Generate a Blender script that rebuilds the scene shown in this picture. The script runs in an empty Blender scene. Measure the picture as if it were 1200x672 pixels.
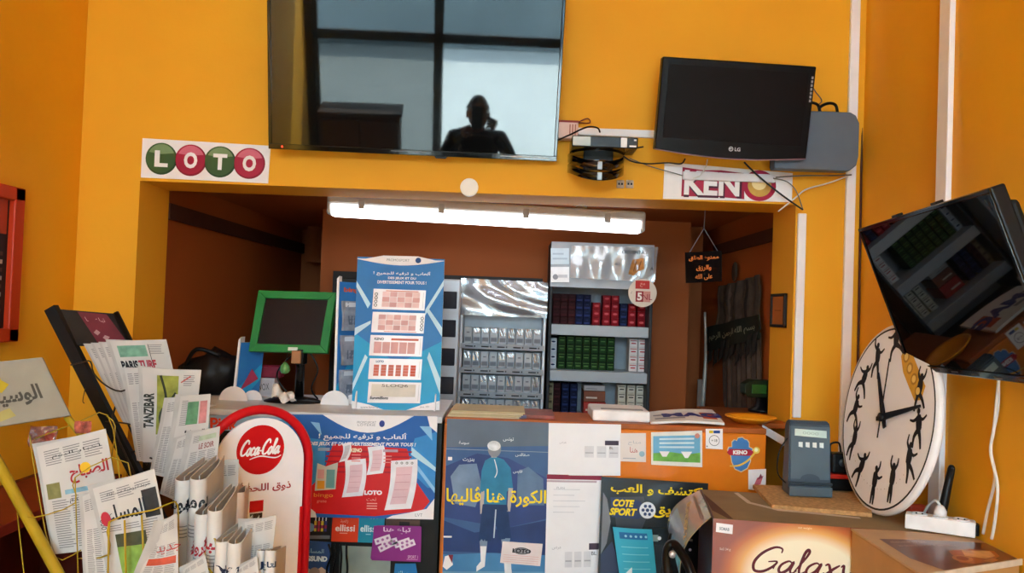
import bpy, bmesh, math, random, unicodedata
from mathutils import Vector as V, Matrix
random.seed(7)
S = bpy.context.scene
COL = S.collection
PI = math.pi

# ------------------------------------------------------------------ camera, light, exposure
F, ROLL, PITCH, EYE = 1000.0, math.radians(2.1), math.radians(1.4), V((0, 0, 1.5))
cam_data = bpy.data.cameras.new('camera'); cam = bpy.data.objects.new('camera', cam_data); COL.objects.link(cam)
cam_data.sensor_width = 36; cam_data.lens = 36 * F / 1200; cam_data.clip_start = .02
_fw = V((0, math.cos(PITCH), math.sin(PITCH))); _up0 = V((0, -math.sin(PITCH), math.cos(PITCH))); _rt0 = V((1, 0, 0))
_rt = _rt0 * math.cos(ROLL) + _up0 * math.sin(ROLL); _up = _up0 * math.cos(ROLL) - _rt0 * math.sin(ROLL)
cam.matrix_world = Matrix(((_rt.x, _up.x, -_fw.x, 0), (_rt.y, _up.y, -_fw.y, 0), (_rt.z, _up.z, -_fw.z, EYE.z), (0, 0, 0, 1)))
S.camera = cam
S.view_settings.view_transform = 'Standard'; S.view_settings.look = 'None'
S.view_settings.gamma = 1; S.view_settings.use_curve_mapping = False
S.view_settings.exposure = 0.38
S.cycles.max_bounces = 10; S.cycles.diffuse_bounces = 6; S.cycles.glossy_bounces = 5
S.cycles.transparent_max_bounces = 12; S.cycles.sample_clamp_indirect = 8; S.cycles.caustics_reflective = False; S.cycles.caustics_refractive = False
try: S.cycles.use_denoising = True
except Exception: pass

SKY = 17.0
LAMP = 4.5
w = bpy.data.worlds.new('daylight'); S.world = w; w.use_nodes = True
nt = w.node_tree; bgn = nt.nodes['Background']
tc = nt.nodes.new('ShaderNodeTexCoord'); sx = nt.nodes.new('ShaderNodeSeparateXYZ'); rp = nt.nodes.new('ShaderNodeValToRGB')
nt.links.new(tc.outputs['Generated'], sx.inputs[0]); nt.links.new(sx.outputs['Z'], rp.inputs[0]); nt.links.new(rp.outputs[0], bgn.inputs[0])
rp.color_ramp.elements[0].color = (.80, .95, 1.12, 1); rp.color_ramp.elements[1].color = (.60, .84, 1.14, 1)
bgn.inputs[1].default_value = SKY
sun_d = bpy.data.lights.new('sun', 'SUN'); sun_d.energy = 42; sun_d.angle = .02; sun_d.color = (.96, 1, 1)
sun = bpy.data.objects.new('sun', sun_d); COL.objects.link(sun)
sun.rotation_euler = V((.35, -.55, 1)).to_track_quat('Z', 'Y').to_euler()

def ray(px, py):
    x = (px - 600) / F; y = -(py - 336) / F
    return _fw + _rt * x + _up * y
def P(px, py, Y):
    d = ray(px, py); return EYE + d * (Y / d.y)
def PX(px, py, X):
    d = ray(px, py); return EYE + d * (X / d.x)
def PZ(px, py, Z):
    d = ray(px, py); return EYE + d * ((Z - EYE.z) / d.z)

# ------------------------------------------------------------------ materials
MATS = {}
def lin(h):
    h = h.lstrip('#'); c = [int(h[i:i+2], 16) / 255 for i in (0, 2, 4)]
    return [x / 12.92 if x <= .04045 else ((x + .055) / 1.055) ** 2.4 for x in c]
def mat(hexc, rough=.6, noise=.08, scale=18., metal=0., coat=0., spec=.25, emit=0., bump=0.):
    key = (hexc, rough, noise, scale, metal, coat, spec, emit, bump)
    if key in MATS: return MATS[key]
    m = bpy.data.materials.new('m' + hexc.strip('#')); m.use_nodes = True
    n = m.node_tree; b = n.nodes['Principled BSDF']; c = lin(hexc)
    b.inputs['Roughness'].default_value = rough; b.inputs['Metallic'].default_value = metal
    b.inputs['Coat Weight'].default_value = coat; b.inputs['Coat Roughness'].default_value = .08
    b.inputs['Specular IOR Level'].default_value = spec
    t = n.nodes.new('ShaderNodeTexNoise'); t.inputs['Scale'].default_value = scale; t.inputs['Detail'].default_value = 4
    tc = n.nodes.new('ShaderNodeTexCoord'); n.links.new(tc.outputs['Object'], t.inputs['Vector'])
    r = n.nodes.new('ShaderNodeValToRGB'); e = r.color_ramp.elements
    e[0].position = .3; e[1].position = .7
    e[0].color = [x * (1 - noise) for x in c] + [1]; e[1].color = [min(1, x * (1 + noise)) for x in c] + [1]
    n.links.new(t.outputs['Fac'], r.inputs[0]); n.links.new(r.outputs[0], b.inputs['Base Color'])
    if emit:
        n.links.new(r.outputs[0], b.inputs['Emission Color']); b.inputs['Emission Strength'].default_value = emit
    if bump:
        bp = n.nodes.new('ShaderNodeBump'); bp.inputs['Strength'].default_value = bump; bp.inputs['Distance'].default_value = .01
        n.links.new(t.outputs['Fac'], bp.inputs['Height']); n.links.new(bp.outputs[0], b.inputs['Normal'])
    MATS[key] = m; return m
def wall_mat(name, c0, c1, rough=.65):
    m = bpy.data.materials.new(name); m.use_nodes = True
    n = m.node_tree; b = n.nodes['Principled BSDF']; b.inputs['Roughness'].default_value = rough; b.inputs['Specular IOR Level'].default_value = .3
    tc = n.nodes.new('ShaderNodeTexCoord')
    t = n.nodes.new('ShaderNodeTexNoise'); t.inputs['Scale'].default_value = 1.7; t.inputs['Detail'].default_value = 6
    t2 = n.nodes.new('ShaderNodeTexNoise'); t2.inputs['Scale'].default_value = 60; t2.inputs['Detail'].default_value = 3
    r = n.nodes.new('ShaderNodeValToRGB'); r.color_ramp.elements[0].position = .3; r.color_ramp.elements[1].position = .7
    r.color_ramp.elements[0].color = lin(c0) + [1]; r.color_ramp.elements[1].color = lin(c1) + [1]
    bp = n.nodes.new('ShaderNodeBump'); bp.inputs['Strength'].default_value = .12; bp.inputs['Distance'].default_value = .004
    for q in (t, t2): n.links.new(tc.outputs['Object'], q.inputs['Vector'])
    n.links.new(t.outputs['Fac'], r.inputs[0]); n.links.new(r.outputs[0], b.inputs['Base Color'])
    n.links.new(t2.outputs['Fac'], bp.inputs['Height']); n.links.new(bp.outputs[0], b.inputs['Normal'])
    return m
def clear_mat(name, tint, gloss, rough=.05, body=0., bump=0.):
    m = bpy.data.materials.new(name); m.use_nodes = True
    n = m.node_tree; n.nodes.remove(n.nodes['Principled BSDF']); out = n.nodes['Material Output']
    tr = n.nodes.new('ShaderNodeBsdfTransparent'); tr.inputs[0].default_value = lin(tint) + [1]
    gl = n.nodes.new('ShaderNodeBsdfGlossy'); gl.inputs['Roughness'].default_value = rough
    mx = n.nodes.new('ShaderNodeMixShader'); mx.inputs[0].default_value = gloss
    n.links.new(tr.outputs[0], mx.inputs[1]); n.links.new(gl.outputs[0], mx.inputs[2])
    last = mx
    if body:
        df = n.nodes.new('ShaderNodeBsdfDiffuse'); df.inputs[0].default_value = (.8, .82, .85, 1)
        m2 = n.nodes.new('ShaderNodeMixShader'); m2.inputs[0].default_value = body
        n.links.new(mx.outputs[0], m2.inputs[1]); n.links.new(df.outputs[0], m2.inputs[2]); last = m2
    if bump:
        tc = n.nodes.new('ShaderNodeTexCoord'); t = n.nodes.new('ShaderNodeTexNoise'); t.inputs['Scale'].default_value = 6; t.inputs['Detail'].default_value = 0.; t.inputs['Distortion'].default_value = .8
        bp = n.nodes.new('ShaderNodeBump'); bp.inputs['Strength'].default_value = bump; bp.inputs['Distance'].default_value = .03
        n.links.new(tc.outputs['Object'], t.inputs['Vector']); n.links.new(t.outputs['Fac'], bp.inputs['Height']); n.links.new(bp.outputs[0], gl.inputs['Normal'])
    n.links.new(last.outputs[0], out.inputs['Surface'])
    return m

# ------------------------------------------------------------------ Arabic shaping
FORMS = {}
for cp in list(range(0xFB50, 0xFE00)) + list(range(0xFE70, 0xFEFD)):
    d = unicodedata.decomposition(chr(cp)).split()
    if len(d) == 2 and d[0] in ('<isolated>', '<final>', '<initial>', '<medial>'):
        FORMS.setdefault(chr(int(d[1], 16)), {})[d[0][1:-1]] = chr(cp)
LAMALEF = {'ا': ('\ufefb', '\ufefc'), 'أ': ('\ufef7', '\ufef8')}
def ar(s):
    out = []; i = 0
    dual = lambda c: c == 'ـ' or (c in FORMS and 'initial' in FORMS[c])
    joins = lambda c: c == 'ـ' or c in FORMS
    while i < len(s):
        c = s[i]
        prev = i > 0 and dual(s[i-1]) and joins(c)
        if c == 'ل' and i + 1 < len(s) and s[i+1] in LAMALEF:
            out.append(LAMALEF[s[i+1]][1 if prev else 0]); i += 2; continue
        nxt = i + 1 < len(s) and dual(c) and joins(s[i+1])
        if c in FORMS:
            f = FORMS[c]; k = 'medial' if prev and nxt else 'final' if prev else 'initial' if nxt else 'isolated'
            out.append(f.get(k, f.get('isolated', c)))
        else: out.append(c)
        i += 1
    return ''.join(reversed(out))

_TEXT = {}
def text_geo(s, bold=0., shear=0.):
    k = (s, bold, shear)
    if k not in _TEXT:
        c = bpy.data.curves.new('t', 'FONT'); c.body = s; c.offset = bold; c.shear = shear; c.resolution_u = 3
        o = bpy.data.objects.new('t', c); COL.objects.link(o)
        bpy.context.view_layer.update()
        me = bpy.data.meshes.new_from_object(o.evaluated_get(bpy.context.evaluated_depsgraph_get()))
        vs = [(v.co.x, v.co.y) for v in me.vertices]; fs = [tuple(p.vertices) for p in me.polygons]
        bpy.data.objects.remove(o); bpy.data.curves.remove(c); bpy.data.meshes.remove(me)
        _TEXT[k] = (vs, fs)
    return _TEXT[k]

SCRIPT = {
 'G': (1.75, [[(1.7,1.6),(1.65,1.95),(1.15,2.02),(.5,1.5),(.18,.75),(.35,.1),(.9,.05),(1.4,.45),(1.6,.9),(1.05,.85)],[(1.6,.9),(1.5,.3)]]),
 'a': (1.12, [[(.9,.75),(.6,1.),(.2,.7),(.12,.25),(.35,.02),(.7,.35),(.9,.95),(.84,.3),(1.,.05),(1.25,.3)]]),
 'l': (.62, [[(0,.2),(.4,1.2),(.55,1.8),(.42,2.),(.28,1.6),(.25,.5),(.4,.05),(.72,.3)]]),
 'x': (1.05, [[(.05,.85),(.25,.95),(.5,.4),(.75,.0),(1.05,.2)],[(.95,.95),(.6,.6),(.3,.2),(.0,-.05)]]),
 'y': (1.1, [[(0,.8),(.15,.95),(.25,.4),(.5,.1),(.8,.5),(.98,1.)],[(.98,1),(.75,.2),(.5,-.5),(.15,-.75),(-.05,-.5)]]),
 'C': (1.45, [[(1.45,1.45),(1.35,1.85),(.9,1.95),(.35,1.4),(.15,.7),(.4,.1),(1.,.1),(1.5,.5)]]),
 'o': (.9, [[(.5,1),(.15,.7),(.1,.25),(.4,0),(.75,.3),(.75,.75),(.5,1),(.95,.8)]]),
 'c': (.85, [[(.8,.75),(.55,1),(.2,.75),(.1,.3),(.4,0),(.9,.25)]]),
 '-': (.6, [[(.05,.5),(.5,.55)]])}
def smooth(pts, n=6, closed=False):
    pts = [V(p) for p in pts]; out = []; N = len(pts)
    if N < 3: return pts
    for i in range(N if closed else N - 1):
        g = (lambda k: pts[k % N]) if closed else (lambda k: pts[max(0, min(N - 1, k))])
        a, b, c, d = g(i-1), g(i), g(i+1), g(i+2)
        for k in range(n):
            t = k / n
            out.append(.5 * ((2*b) + (c - a)*t + (2*a - 5*b + 4*c - d)*t*t + (3*b - a - 3*c + d)*t**3))
    if not closed: out.append(pts[-1])
    return out

# ------------------------------------------------------------------ surfaces and mesh builder
class Surf:
    """A four-cornered sheet; u runs left to right, v bottom to top."""
    def __init__(s, tl, tr, br, bl, bulge=None):
        s.tl, s.tr, s.br, s.bl = V(tl), V(tr), V(br), V(bl); s.bulge = bulge
        s.W = ((s.tr - s.tl).length + (s.br - s.bl).length) / 2; s.H = ((s.tl - s.bl).length + (s.tr - s.br).length) / 2
        s.n = ((s.br + s.tr - s.bl - s.tl).cross(s.tl + s.tr - s.bl - s.br)).normalized()
    def __call__(s, u, v, off=0.):
        a = s.bl.lerp(s.br, u); b = s.tl.lerp(s.tr, u)
        if s.bulge: off = off + s.bulge(u, v)
        return a.lerp(b, v) + s.n * off
def Q(tl, tr, br, bl, Y, bulge=None):
    Ys = Y if isinstance(Y, (list, tuple)) else [Y] * 4
    return Surf(P(*tl, Ys[0]), P(*tr, Ys[1]), P(*br, Ys[2]), P(*bl, Ys[3]), bulge)
def R(x0, y0, x1, y1, Y, bulge=None):
    return Q((x0, y0), (x1, y0), (x1, y1), (x0, y1), Y, bulge)

class MB:
    def __init__(s): s.v = []; s.f = []; s.m = []; s.mats = []; s.sm = []
    def mi(s, m):
        if m not in s.mats: s.mats.append(m)
        return s.mats.index(m)
    def add(s, vs, fs, m, smooth=False):
        b = len(s.v); s.v += [V(x) for x in vs]; k = s.mi(m)
        for f in fs: s.f.append(tuple(i + b for i in f)); s.m.append(k); s.sm.append(smooth)
    def bm(s, bm, m, T=None, smooth=False):
        bm.verts.ensure_lookup_table(); bm.verts.index_update()
        s.add([(T @ v.co) if T else v.co.copy() for v in bm.verts], [[v.index for v in f.verts] for f in bm.faces], m, smooth); bm.free()
    def box(s, lo, hi, m, bev=0., T=None, seg=2):
        lo, hi = V(lo), V(hi); lo, hi = V(map(min, lo, hi)), V(map(max, lo, hi))
        b = bmesh.new(); bmesh.ops.create_cube(b, size=1)
        for v in b.verts: v.co = V(((lo[i] + hi[i]) / 2 + v.co[i] * (hi[i] - lo[i])) for i in range(3))
        if bev: bmesh.ops.bevel(b, geom=b.edges[:], offset=min(bev, .45 * min(hi - lo)), segments=seg, affect='EDGES', profile=.5)
        s.bm(b, m, T)
    def prism(s, poly, d, m, T=None, bev=0.):
        """poly in local x,y, extruded from z=0 to z=d"""
        b = bmesh.new(); vs = [b.verts.new((p[0], p[1], 0)) for p in poly]; f = b.faces.new(vs)
        e = bmesh.ops.extrude_face_region(b, geom=[f])
        for v in e['geom']:
            if isinstance(v, bmesh.types.BMVert): v.co.z += d
        bmesh.ops.recalc_face_normals(b, faces=b.faces[:])
        if bev: bmesh.ops.bevel(b, geom=b.edges[:], offset=bev, segments=2, affect='EDGES', profile=.5)
        s.bm(b, m, T)
    def tube(s, pts, r, m, n=8, closed=False, sm=0):
        pts = [V(p) for p in pts]
        if sm: pts = smooth(pts, sm, closed)
        N = len(pts); rs = r if isinstance(r, (list, tuple)) else [r] * N
        if len(rs) != N: rs = [rs[0] + (rs[-1] - rs[0]) * i / (N - 1) for i in range(N)]
        vs = []; fs = []; up = None
        for i, p in enumerate(pts):
            a = pts[(i - 1) % N] if closed or i else p; c = pts[(i + 1) % N] if closed or i < N - 1 else p
            t = (c - a); t = t.normalized() if t.length > 1e-9 else V((0, 0, 1))
            if up is None: up = t.orthogonal().normalized()
            up = (up - t * up.dot(t)); up = up.normalized() if up.length > 1e-6 else t.orthogonal().normalized()
            q = t.cross(up)
            for k in range(n):
                an = 2 * PI * k / n; vs.append(p + (up * math.cos(an) + q * math.sin(an)) * rs[i])
        for i in range(N if closed else N - 1):
            for k in range(n):
                j = (i + 1) % N; fs.append((i*n + k, i*n + (k+1) % n, j*n + (k+1) % n, j*n + k))
        if not closed: fs.append(tuple(range(n))[::-1]); fs.append(tuple((N-1)*n + k for k in range(n)))
        s.add(vs, fs, m, True)
    def lathe(s, prof, m, T=None, n=24, smooth=True):
        vs = []; fs = []; L = len(prof)
        for r, z in prof:
            for k in range(n):
                a = 2 * PI * k / n; p = V((r * math.cos(a), r * math.sin(a), z)); vs.append(T @ p if T else p)
        for i in range(L - 1):
            for k in range(n): fs.append((i*n + k, i*n + (k+1) % n, (i+1)*n + (k+1) % n, (i+1)*n + k))
        if prof[0][0] > 1e-6: fs.append(tuple(range(n))[::-1])
        if prof[-1][0] > 1e-6: fs.append(tuple((L-1)*n + k for k in range(n)))
        s.add(vs, fs, m, smooth)
    def ball(s, c, r, m, sc=(1, 1, 1), n=12):
        b = bmesh.new(); bmesh.ops.create_uvsphere(b, u_segments=n, v_segments=max(6, n * 2 // 3), radius=r)
        s.bm(b, m, Matrix.Translation(c) @ Matrix.Diagonal((*sc, 1)), True)
    # ---- sheets
    def slab(s, sf, th, m, nu=1, nv=1, mback=None, smooth=False):
        """sheet whose printed face is sf and whose back lies th behind it"""
        vs = []; fs = []; g = (nu + 1) * (nv + 1)
        for o in (0, -th):
            for j in range(nv + 1):
                for i in range(nu + 1): vs.append(sf(i / nu, j / nv, o))
        ix = lambda i, j, o: o * g + j * (nu + 1) + i
        top = [(ix(i, j, 0), ix(i+1, j, 0), ix(i+1, j+1, 0), ix(i, j+1, 0)) for j in range(nv) for i in range(nu)]
        bot = [(ix(i, j+1, 1), ix(i+1, j+1, 1), ix(i+1, j, 1), ix(i, j, 1)) for j in range(nv) for i in range(nu)]
        side = []
        for i in range(nu): side += [(ix(i, 0, 1), ix(i+1, 0, 1), ix(i+1, 0, 0), ix(i, 0, 0)), (ix(i, nv, 0), ix(i+1, nv, 0), ix(i+1, nv, 1), ix(i, nv, 1))]
        for j in range(nv): side += [(ix(0, j, 0), ix(0, j+1, 0), ix(0, j+1, 1), ix(0, j, 1)), (ix(nu, j, 1), ix(nu, j+1, 1), ix(nu, j+1, 0), ix(nu, j, 0))]
        s.add(vs, top, m, smooth); s.add(vs, bot + side, mback or m, False)
    def rect(s, sf, u0, v0, u1, v1, m, l=1):
        nu = 6 if sf.bulge else 1
        o = l * .0003; nv = 6 if sf.bulge else 1
        vs = [sf(u0 + (u1-u0)*i/nu, v0 + (v1-v0)*j/nv, o) for j in range(nv+1) for i in range(nu+1)]
        s.add(vs, [(j*(nu+1)+i, j*(nu+1)+i+1, (j+1)*(nu+1)+i+1, (j+1)*(nu+1)+i) for j in range(nv) for i in range(nu)], m)
    def poly(s, sf, pts, m, l=1):
        if sf.bulge:
            from mathutils.geometry import tessellate_polygon
            q = [(p[0], p[1]) for p in pts]; tri = [tuple(t) for t in tessellate_polygon([[V((p[0], p[1], 0)) for p in pts]])]
            for _ in range(4):
                out = []; mid = {}
                for t in tri:
                    if max(math.hypot(q[t[i]][0] - q[t[i-1]][0], q[t[i]][1] - q[t[i-1]][1]) for i in range(3)) < .1: out.append(t); continue
                    mm = []
                    for i in range(3):
                        k = tuple(sorted((t[i], t[(i+1) % 3])))
                        if k not in mid: mid[k] = len(q); q.append(((q[k[0]][0] + q[k[1]][0])/2, (q[k[0]][1] + q[k[1]][1])/2))
                        mm.append(mid[k])
                    out += [(t[0], mm[0], mm[2]), (mm[0], t[1], mm[1]), (mm[2], mm[1], t[2]), (mm[0], mm[1], mm[2])]
                tri = out
            s.add([sf(p[0], p[1], l * .0003) for p in q], tri, m)
        else:
            vs = [sf(p[0], p[1], l * .0003) for p in pts]; s.add(vs, [tuple(range(len(vs)))], m)
    def disc(s, sf, u, v, r, m, l=1, n=24, r2=None, a0=0., a1=2*PI):
        """r in metres"""
        r2 = r2 or r
        full = abs(a1 - a0 - 2*PI) < 1e-6
        pts = [(u + r * math.cos(a0 + (a1-a0)*k/n) / sf.W, v + r2 * math.sin(a0 + (a1-a0)*k/n) / sf.H) for k in range(n if full else n + 1)]
        s.poly(sf, pts, m, l)
    def text(s, sf, t, u, v, h, m, l=2, align='c', bold=0., shear=0., w=None, rot=0., arab=False):
        """h: letter body height as a share of the sheet; w: total width share (stretches to fit)"""
        vs, fs = text_geo(ar(t) if arab else t, bold, shear)
        if not vs: return
        x0 = min(p[0] for p in vs); x1 = max(p[0] for p in vs); y0 = min(p[1] for p in vs); y1 = max(p[1] for p in vs)
        k = h * sf.H / (y1 - y0); kx = (w * sf.W / (x1 - x0)) if w else k
        ox = {'c': (x0 + x1) / 2, 'l': x0, 'r': x1}[align]; c, sn = math.cos(rot), math.sin(rot); out = []
        for x, y in vs:
            X = (x - ox) * kx; Y = (y - (y0 + y1) / 2) * k
            out.append(sf(u + (X*c - Y*sn) / sf.W, v + (X*sn + Y*c) / sf.H, l * .0003))
        s.add(out, fs, m)
    def stroke(s, sf, pts, wd, m, l=2, n=6):
        """pts in u,v; wd in metres (one value or start, middle, end)"""
        q = smooth([(p[0] * sf.W, p[1] * sf.H, 0) for p in pts], n); N = len(q)
        wf = (lambda t: wd) if not isinstance(wd, (list, tuple)) else (lambda t: wd[0]*(1-t)*(1-2*t) + wd[1]*4*t*(1-t) + wd[2]*t*(2*t-1))
        vs = []
        for i, p in enumerate(q):
            t = (q[min(i+1, N-1)] - q[max(i-1, 0)]); t = t.normalized() if t.length > 0 else V((1, 0, 0))
            o = V((-t.y, t.x, 0)) * max(.0002, wf(i / max(1, N-1))) / 2
            for k in (p + o, p - o): vs.append(sf(k.x / sf.W, k.y / sf.H, l * .0003 + i * 2e-6))
        s.add(vs, [(2*i, 2*i+1, 2*i+3, 2*i+2) for i in range(N-1)], m)
    def script(s, sf, t, u, v, h, m, wd, l=2, slant=.25, w=None):
        tot = sum(SCRIPT[c][0] for c in t); k = h * sf.H / 2; kx = w * sf.W / tot if w else k; x = 0
        for c in t:
            for st in SCRIPT[c][1]:
                s.stroke(sf, [(u + ((x + a) * kx + b * k * slant) / sf.W, v + b * k / sf.H) for a, b in st], wd, m, l)
            x += SCRIPT[c][0]
    def build(s, name, parent=None, label=None, base=None):
        """base: world point that becomes the origin (a top-level mesh); a child takes its parent's"""
        o0 = V(base) if base is not None else V((0, 0, 0))
        if parent is not None:
            o0 = V((0, 0, 0)); q = parent
            while q: o0 = o0 + q.location; q = q.parent
        elif base is None and s.v:
            xs = [v.x for v in s.v]; ys = [v.y for v in s.v]; o0 = V(((min(xs)+max(xs))/2, (min(ys)+max(ys))/2, min(v.z for v in s.v)))
        me = bpy.data.meshes.new(name); me.from_pydata([v - o0 for v in s.v], [], s.f)
        for m in s.mats: me.materials.append(m)
        me.polygons.foreach_set('material_index', s.m); me.polygons.foreach_set('use_smooth', s.sm)
        me.update()
        o = bpy.data.objects.new(name, me); COL.objects.link(o)
        if parent is not None: o.parent = parent
        else: o.location = o0
        if label: o['label'] = label
        return o

def thing(name, label, cat, loc, group=None):
    o = bpy.data.objects.new(name, None); COL.objects.link(o); o.location = loc; o.empty_display_size = .05
    return tag(o, label, cat, group)
def tag(o, label, cat, group=None, kind=None):
    o['label'] = label; o['category'] = cat
    if group: o['group'] = group
    if kind: o['kind'] = kind
    return o
def struct(name, m):
    o = m.build(name); o['kind'] = 'structure'; return o
def dup(root, off, label=None, group=None):
    r = root.copy(); COL.objects.link(r); r.location = root.location + V(off)
    if label: r['label'] = label
    if group: r['group'] = group
    for ch in list(root.children):
        c = ch.copy(); COL.objects.link(c); c.parent = r
        for g in list(ch.children):
            d = g.copy(); COL.objects.link(d); d.parent = c
    return r
def frame(o, x, y, z):
    """matrix whose columns are the three directions"""
    return Matrix(((x[0], y[0], z[0], o[0]), (x[1], y[1], z[1], o[1]), (x[2], y[2], z[2], o[2]), (0, 0, 0, 1)))
ORD = ['first', 'second', 'third', 'fourth', 'fifth', 'sixth', 'seventh', 'eighth', 'ninth', 'tenth', 'eleventh', 'twelfth', 'thirteenth']

# shared materials
WHITE = mat('#f1eef0', .45, .03); PAPER = mat('#e9e6e3', .7, .04); BLACK = mat('#0c0c0e', .35, .1); GBLACK = mat('#050506', .08, .05, coat=.6)
INK = mat('#1c1b22', .7); GREY = mat('#8d9199', .5); RED = mat('#d3121d', .5, .05); YEL = mat('#f2d400', .5, .05)
ORANGE = wall_mat('orange_paint', '#e39c1a', '#ecaa20')
# ------------------------------------------------------------------ the room
XL, XR, YF, YI = -1.486, 1.18, 2.9, 3.15
XO0, XO1, ZL = -1.28, .957, 1.885
m = MB()
m.box((XL - .2, YF, 0), (XO0, YI, 3.2), ORANGE); m.box((XO1, YF, 0), (XR + .2, YI, 3.2), ORANGE); m.box((XO0, YF, ZL), (XO1, YI, 3.2), ORANGE)
struct('wall_front', m)
m = MB(); m.box((XL - .2, -2.6, 0), (XL, YF, 3.2), ORANGE); struct('wall_left', m)
m = MB(); m.box((XR, -2.6, 0), (XR + .2, YF, 3.2), ORANGE); struct('wall_right', m)
m = MB(); m.box((XL - .2, -2.8, 3.2), (XR + .2, 5.5, 3.35), mat('#e8e2d6', .8)); struct('ceiling', m)
fl = bpy.data.materials.new('floor_tiles'); fl.use_nodes = True
n = fl.node_tree; br = n.nodes.new('ShaderNodeTexBrick'); tcx = n.nodes.new('ShaderNodeTexCoord'); n.links.new(tcx.outputs['Object'], br.inputs['Vector'])
br.offset = 0; br.inputs['Scale'].default_value = 1; br.inputs['Brick Width'].default_value = .33; br.inputs['Row Height'].default_value = .33; br.inputs['Mortar Size'].default_value = .006
br.inputs['Color1'].default_value = lin('#b4b0ab') + [1]; br.inputs['Color2'].default_value = lin('#aeaaa5') + [1]; br.inputs['Mortar'].default_value = lin('#7d7468') + [1]
n.links.new(br.outputs['Color'], n.nodes['Principled BSDF'].inputs['Base Color']); n.nodes['Principled BSDF'].inputs['Roughness'].default_value = .35
m = MB(); m.box((XL - .2, -2.8, -.1), (XR + .2, 5.5, 0), fl); struct('floor', m)

# shop front behind the camera: frame, transom and panes, street outside
DARKF = mat('#2a2826', .5)
m = MB()
m.box((XL - .2, -2.75, 0), (-1.42, -2.6, 3.2), DARKF); m.box((1.06, -2.75, 0), (XR + .2, -2.6, 3.2), DARKF)
m.box((-1.42, -2.75, 3.0), (1.06, -2.6, 3.2), DARKF); m.box((-1.42, -2.75, 0), (1.06, -2.6, .3), DARKF)
struct('wall_rear', m)
GLASS = clear_mat('window_glass', '#f4faf8', .05, .01); TINT = clear_mat('tinted_glass', '#b9bfbd', .05, .01)
for i, (x0, x1, z0, z1, g) in enumerate([(-1.42, -.26, .3, 1.56, TINT), (-.26, 1.06, .3, 1.56, GLASS), (-1.42, -.26, 1.56, 3.0, GLASS), (-.26, 1.06, 1.56, 3.0, GLASS)]):
    m = MB(); t = .045
    m.box((x0, -2.72, z0), (x0 + t, -2.64, z1), DARKF); m.box((x1 - t, -2.72, z0), (x1, -2.64, z1), DARKF)
    m.box((x0, -2.72, z0), (x1, -2.64, z0 + t), DARKF); m.box((x0, -2.72, z1 - t), (x1, -2.64, z1), DARKF)
    o = struct('window_%d' % (i + 1), m)
    m = MB(); m.box((x0 + t, -2.685, z0 + t), (x1 - t, -2.68, z1 - t), g); m.build('window_pane', o)
m = MB(); m.box((-14, -16, -.12), (14, -2.8, -.02), mat('#d2cfc8', .85, .06, 2)); struct('street_ground', m)
m = MB(); m.box((-14, -12.4, 0), (14, -12, 2.6), mat('#7f8a8c', .85, .1, 1)); struct('street_wall', m)
pl = bpy.data.lights.new('window_portal', 'AREA'); pl.shape = 'RECTANGLE'; pl.size = 2.5; pl.size_y = 2.7; pl.cycles.is_portal = True
po = bpy.data.objects.new('window_portal', pl); COL.objects.link(po); po.location = (-.18, -2.76, 1.65); po.rotation_euler = (PI/2, 0, 0)

# the kiosk room behind the opening
KO = wall_mat('kiosk_dimmed_orange', '#9c4c17', '#a6551c')  # wall orange darkened and reddened to carry the dimness of the kiosk
ZK = 1.93
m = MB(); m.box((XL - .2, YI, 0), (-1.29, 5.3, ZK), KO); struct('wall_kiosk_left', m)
BAND_SHADE = mat('#4a2412', .7, .1)  # dark brown of the thin strips standing in for a shadow band
m = MB(); m.box((-1.29, YI + .002, 1.78), (-1.274, 5.2, 1.84), BAND_SHADE); struct('shade_trim_1', m)
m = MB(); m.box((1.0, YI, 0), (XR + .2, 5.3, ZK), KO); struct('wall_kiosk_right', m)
m = MB(); m.box((.984, YI + .002, 1.79), (1.0, 4.2, 1.84), BAND_SHADE); struct('shade_trim_2', m)
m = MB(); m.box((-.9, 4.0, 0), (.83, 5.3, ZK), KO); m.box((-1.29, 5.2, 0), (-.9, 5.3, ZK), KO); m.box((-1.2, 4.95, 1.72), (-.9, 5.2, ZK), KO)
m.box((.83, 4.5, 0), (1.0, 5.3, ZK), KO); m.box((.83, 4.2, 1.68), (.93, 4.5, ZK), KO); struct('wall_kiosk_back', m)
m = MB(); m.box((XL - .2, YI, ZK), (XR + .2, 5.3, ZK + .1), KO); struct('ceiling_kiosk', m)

# cable ducts on the walls
def duct(lo, hi, label):
    m = MB(); m.box(lo, hi, WHITE, .003); tag(m.build('cable_duct'), label, 'cable duct', 'white cable ducts on the walls')
a = P(998, 205, 2.885); duct((a.x - .016, 2.884, .98), (a.x + .016, 2.9, 3.19), 'white vertical cable duct in the corner beside the grey box')
a = PX(1107, 300, XR); duct((XR - .016, a.y - .03, .975), (XR, a.y + .03, 3.19), 'white vertical cable duct on the side wall behind the clock')
a, b = P(941, 250, 2.885), P(931, 490, 2.885); duct((a.x - .014, 2.886, b.z), (a.x + .014, 2.9, a.z), 'white vertical cable duct beside the opening, under the grey box')
a, b = P(655, 150, 2.885), P(768, 160, 2.885); duct((a.x, 2.886, (a.z+b.z)/2 - .013), (b.x, 2.9, (a.z+b.z)/2 + .013), 'white horizontal cable duct between the big television and the monitor')
m = MB(); a, b = P(894, 503, 2.88), P(921, 519, 2.88); dz = V((0, 0, .014))
m.slab(Surf(a + dz, b + dz, b - dz, a - dz), .012, WHITE); o = m.build('cable_duct'); o.location.y += .007
tag(o, 'short slanted white cable duct at the right end of the orange counter', 'cable duct', 'white cable ducts on the walls')

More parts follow.
